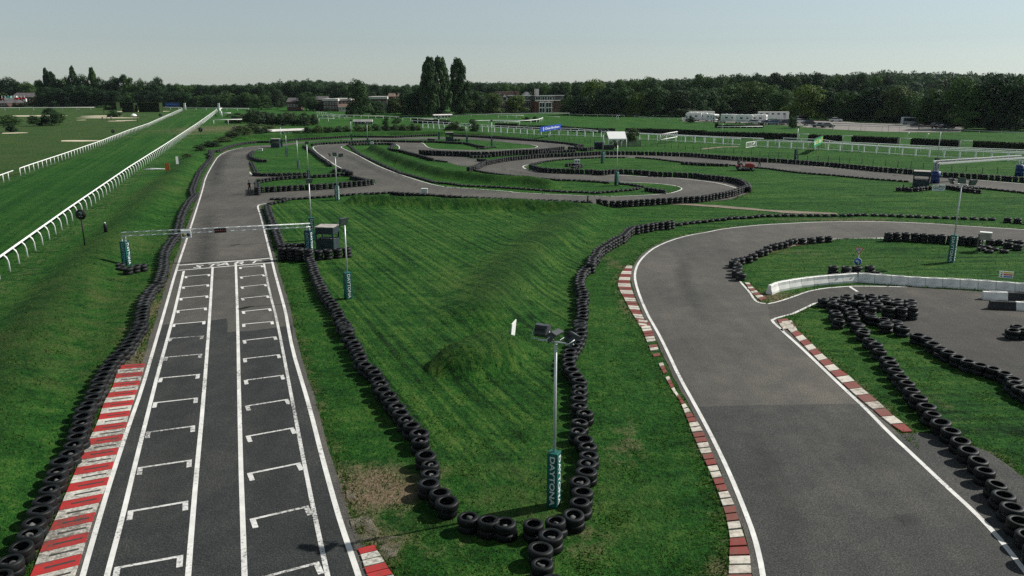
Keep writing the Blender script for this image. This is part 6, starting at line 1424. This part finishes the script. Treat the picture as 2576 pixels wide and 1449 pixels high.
for k, c, xb, yb, yt, w, l in (('bush', 'T0', 230, 1230, 975, 560, 'wide spreading tree at the left edge of the golf course'), ('bush', 'T0', 215, 1375, 1160, 280, 'round bush above the sand strip at the left edge'), ('park', 'T0', 690, 1255, 1030, 230, 'small vase shaped tree, leftmost of the golf course clump'), ('bush', 'T0', 820, 1245, 1055, 190, 'rounded shrub second in the golf course clump'), ('park', 'T0', 912, 1242, 1030, 170, 'small tree with two stems in the golf course clump'), ('tall', 'T0', 1050, 1242, 885, 330, 'tallest tree of the golf course clump'), ('park', 'T0', 1195, 1225, 970, 250, 'dark tree at the right end of the golf course clump'),
    ('pine', 'T0', 2095, 1005, 808, 340, 'flat topped tree beside the clipped hedge'), ('bush', 'T0', 2290, 1068, 900, 330, 'smooth dome shaped bush in front of the clipped hedge')): tree(k, c, xb, yb, yt, w, l, g)
g = 'broad trees of the left hand wood'; L1 = 'dark broad tree in the wood behind the golf course'
for xb, yt, w in ((60, 300, 320), (260, 245, 360), (430, 318, 300), (600, 368, 340), (840, 330, 270), (1240, 258, 260), (1400, 195, 320), (1730, 190, 320), (2050, 240, 280), (2330, 190, 340), (2550, 225, 300)):
    tree('oak' if xb % 3 else 'tall', 'T0', xb, 862 if xb > 830 else 838, yt, w, L1, g)
for xb, yt, w in ((1000, 430, 330), (1180, 460, 330), (1600, 400, 380), (1850, 420, 380), (2180, 470, 380), (2450, 480, 350)): tree('oak', 'T0', xb, 872, yt, w, L1, g)
for xb, yt, w in ((80, 228, 260), (310, 248, 260), (590, 248, 360), (860, 372, 280), (1090, 345, 280), (1310, 378, 300), (1510, 388, 300), (1760, 378, 320), (1960, 400, 300), (2160, 380, 300), (2410, 348, 380)): tree('oak', 'T1', xb, 868, yt, w, L1, g, push=.12 if yt > 330 else 0)
for xb, yt, w in ((100, 520, 380), (380, 500, 380), (700, 500, 380), (960, 540, 340), (1200, 540, 360), (1460, 590, 340), (1720, 570, 360), (1990, 590, 360), (2240, 600, 340), (2470, 560, 360)): tree('oak', 'T1', xb, 885, yt, w, L1, g)
for xb, yt, w, l in ((1010, 128, 150, 'slim leaning poplar at the left of the left hand wood'), (1110, 198, 190, 'shorter poplar right beside the leftmost one'), (1535, 98, 180, 'tallest slim poplar tip in the middle of the left hand wood'), (1935, 118, 160, 'slim poplar tip at the right of the left hand wood')): tree('poplar', 'T0', xb, 862, yt, w, l, 'slim poplars in the left hand wood')
tree('bush', 'T0', 760, 868, 595, 350, 'dome shaped dark tree right of the bungalows'); tree('oak', 'T0', 1340, 872, 415, 620, 'wide rounded dark tree at the foot of the left hand wood')
tree('bush', 'T0', 430, 862, 770, 300, 'low bush between the bungalow and the dome tree')
g = 'trees around the houses'; L2 = 'dark broad tree on the wooded skyline behind the houses'
for xb, yt, w in ((30, 380, 280), (230, 335, 300), (430, 380, 300), (620, 352, 320), (770, 340, 330), (960, 362, 280), (1180, 305, 400), (1400, 380, 280), (1640, 365, 420), (1850, 400, 300), (2400, 385, 300)): tree('oak', 'T2', xb, 900, yt, w, L2, g, push=.15)
for k, xb, yb, yt, w, l in (('oak', 2100, 1050, 268, 470, 'big dark tree standing between the two white roofed flats'), ('willow', 430, 915, 515, 330, 'weeping grey green tree left of the dark hall'), ('oak', 110, 925, 575, 360, 'rounded grey green tree left of the weeping one'), ('oak', 1010, 945, 535, 400, 'rounded sunlit tree in front of the dark hall'), ('oak', 1220, 945, 715, 300, 'lower sunlit tree right of the rounded one'), ('bush', 1440, 955, 860, 180, 'small bush before the flats'), ('oak', 2350, 1030, 720, 480, 'spreading tree below the bright flat roof'), ('bush', 1960, 1040, 700, 320, 'dark lower tree at the foot of the big dark tree')): tree(k, 'T2', xb, yb, yt, w, l, g)
g = 'bush mass left of the far bright grass'; L3 = 'dense dark bush in the mass behind the scrub'
for xb, yb, yt, w in ((60, 1235, 900, 330), (330, 1240, 920, 330), (520, 1245, 970, 330), (760, 1242, 945, 340), (980, 1242, 945, 330), (1150, 1232, 960, 260), (200, 1180, 930, 400), (660, 1190, 935, 400)): tree('scrub', 'T2', xb, yb, yt, w, L3, g)
g = 'scrub band above the kart track'; L4 = 'low tangled shrub in the scrub band above the kart track'
for c, xb, yb, yt, w in (('T2', 60, 1400, 1265, 240), ('T2', 250, 1300, 1215, 300), ('T2', 820, 1400, 1340, 260), ('T2', 1050, 1395, 1240, 260), ('T2', 1250, 1390, 1215, 270), ('T2', 1450, 1388, 1225, 270), ('T2', 1650, 1385, 1235, 270), ('T2', 1840, 1382, 1225, 240), ('T2', 2050, 1380, 1190, 250), ('T2', 2230, 1375, 1195, 240), ('T2', 2420, 1370, 1190, 260), ('T3', 40, 1360, 1180, 250), ('T3', 220, 1355, 1195, 240), ('T3', 400, 1350, 1185, 260), ('T3', 560, 1345, 1190, 230), ('T3', 700, 1340, 1215, 180), ('T3', 1260, 1335, 1255, 140), ('T3', 1430, 1330, 1110, 260), ('T3', 1340, 1335, 1200, 180), ('T3', 1560, 1345, 1245, 220),
    ('A0', 2400, 700, 585, 260), ('A0', 2560, 700, 530, 200), ('A0', 2450, 830, 720, 260), ('A0', 2350, 850, 770, 200), ('A0', 2250, 890, 830, 200), ('A0', 2130, 940, 870, 220), ('A0', 2010, 980, 915, 150), ('A0', 1880, 1085, 1045, 110), ('A0', 2540, 790, 690, 220), ('A1', 80, 800, 735, 160)): tree('scrub', c, xb, yb, yt, w, L4, g)
tree('blossom', 'A0', 2375, 795, 715, 130, 'pale straw coloured bush among the dark scrub')
tree('bush', 'T3', 260, 1205, 1050, 240, 'round dark bush above the scrub near the middle'); tree('bush', 'T3', 1810, 1375, 1075, 240, 'tall dark bush right beside the round yellow figured marker')
tree('bush', 'T3', 30, 1225, 1040, 150, 'upright dark bush left of the round one')
tree('scrub', 'M3', 1120, 392, 75, 380, 'big feathery bush immediately behind the gazebo')
for k, xb, yb, yt, w, l in (('poplar', 925, 1065, -66, 330, 'tall dark poplar, left of the touching pair'), ('poplar', 1145, 1050, -68, 370, 'tall sunlit poplar, right of the touching pair'), ('poplar', 1515, 1020, -38, 370, 'tall poplar standing apart on the right')): tree(k, 'T3', xb, yb, yt, w, l, 'tall poplars on the skyline')
g = 'trees below the tall poplars'
for k, xb, yb, yt, w, l in (('willow', 230, 1015, 690, 420, 'loose grey green tree in front of the pitched roofs'), ('oak', 640, 1045, 455, 480, 'large dark tree left of the poplars'), ('yellow', 1600, 1015, 505, 440, 'brownish rounded tree below the single poplar'), ('tall', 1850, 1010, 540, 280, 'narrower brownish tree right of the rounded one'), ('yellow', 2200, 1010, 555, 370, 'rounded tree just left of the brick house gable'), ('oak', 480, 1010, 500, 380, 'dark tree behind the loose grey green one')): tree(k, 'T3', xb, yb, yt, w, l, g)
for xb, yt in ((100, 405), (350, 385), (600, 390), (800, 395), (1280, 345), (1700, 345), (1950, 350), (2200, 335), (2450, 345)): tree('oak', 'T3', xb, 960, yt, 320, L2, 'trees around the houses', push=.25)
tree('yellow', 'U', 405, 668, 282, 420, 'brownish rounded tree in front of the brick house'); tree('oak', 'U', -10, 665, 280, 260, 'rounded tree at the left corner of the brick house')
for xb, w, l in ((615, 210, 'low bush in the meadow, left of a touching pair'), (785, 190, 'low bush in the meadow, right of a touching pair')): tree('bush', 'U', xb, 840, 712, w, l)
g = 'trees of the right hand wood'; L5 = 'dark broad tree at the edge of the right hand wood'; L6 = 'broad tree rising at the back of the right hand wood'
for xb, yt, w in ((-30, 275, 160), (80, 285, 170), (200, 282, 190), (330, 290, 190), (440, 285, 180), (560, 270, 190), (690, 255, 190), (990, 245, 200), (1090, 240, 190), (1190, 235, 190), (1300, 232, 200), (1410, 224, 200), (1540, 240, 200), (1680, 218, 190), (1880, 182, 210), (1990, 212, 200), (2130, 208, 210), (2260, 190, 220), (2400, 160, 240), (2540, 168, 220)): tree('oak', 'A2', xb, 590, yt, w, L6, g, push=.12)
for xb, yt, w in ((60, 168, 210), (190, 170, 210), (330, 185, 210), (480, 168, 210), (620, 182, 210), (760, 170, 220), (900, 172, 220), (1060, 180, 220), (1200, 205, 220)): tree('oak', 'A3', xb, 610, yt, w, L6, g, push=.12)
tree('yellow', 'A2', 825, 620, 245, 270, 'yellowish green tree behind the right end of the brick house')
for c, xb, yb, yt, w in (('A2', 560, 618, 440, 190), ('A2', 715, 622, 400, 200), ('A2', 950, 628, 320, 260), ('A2', 1130, 632, 300, 260), ('A2', 1250, 635, 380, 220), ('A2', 1440, 636, 320, 330), ('A2', 1650, 638, 350, 320), ('A2', 1830, 634, 290, 300), ('A2', 2020, 625, 330, 300), ('A2', 2200, 620, 270, 300), ('A2', 2400, 620, 260, 320), ('A2', 2560, 620, 300, 260),
    ('A3', 120, 650, 330, 260), ('A3', 370, 668, 300, 360), ('A3', 580, 668, 330, 260), ('A3', 750, 672, 350, 300), ('A3', 920, 674, 330, 260), ('A3', 1080, 678, 300, 380), ('A3', 1310, 690, 300, 360), ('A3', 1480, 700, 380, 300), ('A3', 1640, 720, 330, 340), ('A3', 1830, 735, 300, 320)): tree('yellow' if xb in (1650, 1250, 370, 1310, 2400) else 'oak' if xb % 7 else 'tall', c, xb, yb, yt, w, L5, g)
for xb, yb, yt, w, l in ((1990, 765, 225, 420, 'tall tree standing forward at the right edge, left of three'), (2260, 770, 165, 440, 'tall tree standing forward at the right edge, middle of three'), (2500, 775, 168, 440, 'tall tree standing forward at the right edge, right of three')): tree('oak', 'A3', xb, yb, yt, w, l, g)
for xb, yb, yt, w, l in ((1990, 722, 600, 100, 'slim young tree left of a pair beside the white van'), (2145, 735, 588, 120, 'slim young tree right of a pair beside the white van'), (2450, 745, 560, 200, 'rounded shrub under the right edge trees'), (2300, 775, 690, 80, 'pale low shrub under the right edge trees'), (2220, 772, 700, 60, 'smaller pale low shrub under the right edge trees')): tree('willow' if w > 90 else 'scrub', 'A3', xb, yb, yt, w, l)
tree('bush', 'A3', 242, 755, 605, 100, 'dark upright bush behind the floodlight at the car park end')
tree('bush', 'W', 150, 248, 153, 112, 'round dark bush in front of the left motorhome'); tree('scrub', 'W', 495, 238, 150, 92, 'pale green bush in front of the motorhome row'); tree('bush', 'W', 1310, 300, 148, 112, 'tall round dark bush right of the long trailer')
# the wood beyond, one mass
LEAFW = foliage_mat('woodland_foliage', (.010, .032, .011), (.050, .105, .027), .0, .28); nt = LEAFW.node_tree
wb = nt.nodes['Principled BSDF']; wc = wb.inputs['Base Color'].links[0].from_socket; wv = noise(nt, N(nt, 'ShaderNodeTexCoord').outputs['Object'], .055, 2)
wm = mixc(nt, 1.0, wc, ramp(nt, wv, [(.34, (.5, .6, .75)), (.5, (1, 1, 1)), (.66, (1.7, 1.4, 1.0))]), 'MULTIPLY'); nt.links.new(wm, wb.inputs['Base Color'])
def far_wood():
    base = [crown_mesh('x', LEAF1, 'broad', 22, 20, .055, 900+i, None) for i in range(5)]
    V = []
    def put(p, h, w):
        b = base[random.randrange(5)]; a = random.uniform(0, 6.28); c, s = math.cos(a), math.sin(a); k = h/1.0
        q = np.stack([(b[:, 0]*c-b[:, 1]*s)*w, (b[:, 0]*s+b[:, 1]*c)*w, b[:, 2]*k], -1); V.append(q+[p[0], p[1], p[2]])
    sky = [(-40, 207), (0, 212), (90, 215), (120, 212), (200, 210), (300, 208), (420, 213), (560, 211), (640, 214), (700, 206), (760, 201), (820, 199), (860, 201), (900, 205), (960, 211), (1050, 211), (1200, 206), (1280, 205), (1400, 205), (1480, 203), (1560, 200), (1650, 197), (1760, 192), (1880, 187), (2000, 186), (2120, 182), (2180, 178), (2300, 180), (2400, 184), (2480, 185), (2620, 182)]
    xs = [a for a, b in sky]; ys = [b for a, b in sky]
    for dist, dy, step in ((700, 6, 8), (850, 3.5, 7), (1050, 1.5, 6), (1350, .5, 5)):
        x = -60
        while x < 2640:
            v = np.interp(x, xs, ys)+dy+random.uniform(-1, 3.5)
            p = Vector(((x-CX)/FPX*dist*1.02, dist*random.uniform(.95, 1.05), 0)); p.z = th(p)
            h = max(7, zat(p, v)-p.z); put(p, h, h*random.uniform(.75, 1.1) if h < 26 else 22); x += step*random.uniform(.8, 1.3)*(700/dist)**.2*1.6
    for c, y0, y1, n in (('A0', 540, 535, 90), ('A1', 572, 570, 60), ('A2', 592, 585, 110), ('A3', 640, 610, 130)):   # understorey behind the edge trees
        for i in range(n):
            ox, oy, s = CROP[c]; b = G(ox+2576*random.random()*s, oy+y0*s)*random.uniform(1.06, 1.3); b.z = 0
            if c == 'A1' and 300 < 0: continue
            put(b, random.uniform(5, 11), random.uniform(9, 14))
    for s_, n in (('A2 560,618 1250,636 2576,620', 90), ('A3 0,645 920,676 1640,720', 80), ('A3 1640,722 1900,745 2640,778', 50), ('T0 960,872 2576,880', 60), ('T1 0,882 2576,890', 90), ('T3 480,1045 1250,1060', 14), ('T3 1480,1012 2300,1005', 14), ('T2 1400,900 2000,890', 10)):
        P_ = resample_n(path(s_), n)
        for q in P_:
            b = q*random.uniform(1.01, 1.06); b.z = 0; put(b, random.uniform(2.2, 5), random.uniform(5, 9))
    V = np.concatenate(V); o = np_mesh('far_wood', V, np.arange(len(V)).reshape(-1, 4), LEAFW)
    tag(o, 'far dark woodland covering the low hills along the horizon', 'woodland', kind='stuff')
far_wood()

# ------------------------------------------------------------------ air, light, sky, camera
SUN_EL, SUN_AZ = math.radians(39), math.radians(20)      # azimuth from +X towards +Y
sd = Vector((math.cos(SUN_EL)*math.cos(SUN_AZ), math.cos(SUN_EL)*math.sin(SUN_AZ), math.sin(SUN_EL)))
su = bpy.data.lights.new('sun', 'SUN'); su.energy = 5.0; su.angle = math.radians(.55); su.color = (1, .965, .90)
so = bpy.data.objects.new('sun', su); so.rotation_euler = (-sd).to_track_quat('-Z', 'Y').to_euler(); so.location = (40, 10, 60); COL.objects.link(so)
w = bpy.data.worlds.new('World'); scene.world = w; w.use_nodes = True; wn = w.node_tree
bg = wn.nodes['Background']; sk = wn.nodes.new('ShaderNodeTexSky'); sk.sky_type = 'NISHITA'; sk.sun_disc = False
sk.sun_elevation = SUN_EL; sk.sun_rotation = math.atan2(sd.x, sd.y); sk.air_density = 1.0; sk.dust_density = .15; sk.ozone_density = 4.5; sk.altitude = 50
hs = wn.nodes.new('ShaderNodeHueSaturation'); hs.inputs['Saturation'].default_value = .38
wn.links.new(sk.outputs[0], hs.inputs['Color']); tint = wn.nodes.new('ShaderNodeMix'); tint.data_type = 'RGBA'; tint.blend_type = 'MULTIPLY'; tint.inputs[0].default_value = 1; tint.inputs[7].default_value = (.95, 1.03, 1.02, 1)
wn.links.new(hs.outputs[0], tint.inputs[6]); wn.links.new(tint.outputs[2], bg.inputs['Color']); bg.inputs['Strength'].default_value = .076
cam = bpy.data.cameras.new('camera'); cam.sensor_width = 36; cam.lens = 36*FPX/2576; cam.clip_end = 9000; cam.clip_start = .5
co = bpy.data.objects.new('camera', cam); co.location = (0, 0, HC); co.rotation_euler = (pi/2-PITCH, 0, 0); COL.objects.link(co); scene.camera = co
vs = scene.view_settings; vs.view_transform = 'Standard'; vs.look = 'None'; vs.exposure = 0.12; vs.gamma = 1.0; vs.use_curve_mapping = False
scene.cycles.use_denoising = False; scene.cycles.sample_clamp_indirect = 1.5; scene.cycles.volume_bounces = 0; scene.cycles.max_bounces = 5; scene.cycles.diffuse_bounces = 2; scene.cycles.glossy_bounces = 2; scene.cycles.transparent_max_bounces = 16; scene.cycles.transmission_bounces = 2

hz = MB().box((0, 1500, 40), (6000, 3900, 90), bpy.data.materials.new('thin_air')).build('haze'); hz['kind'] = 'stuff'; hz['label'] = 'thin pale blue haze lying over the whole circuit and far woods'; hz['category'] = 'haze'
hm = hz.data.materials[0]; hm.use_nodes = True; hn = hm.node_tree; hn.nodes.remove(hn.nodes['Principled BSDF']); pv = hn.nodes.new('ShaderNodeVolumePrincipled')
pv.inputs['Color'].default_value = (.78, .90, 1, 1); pv.inputs['Density'].default_value = .00003; pv.inputs['Anisotropy'].default_value = .2; hn.links.new(pv.outputs[0], hn.nodes['Material Output'].inputs['Volume'])
hz.location = (0, 0, 0)
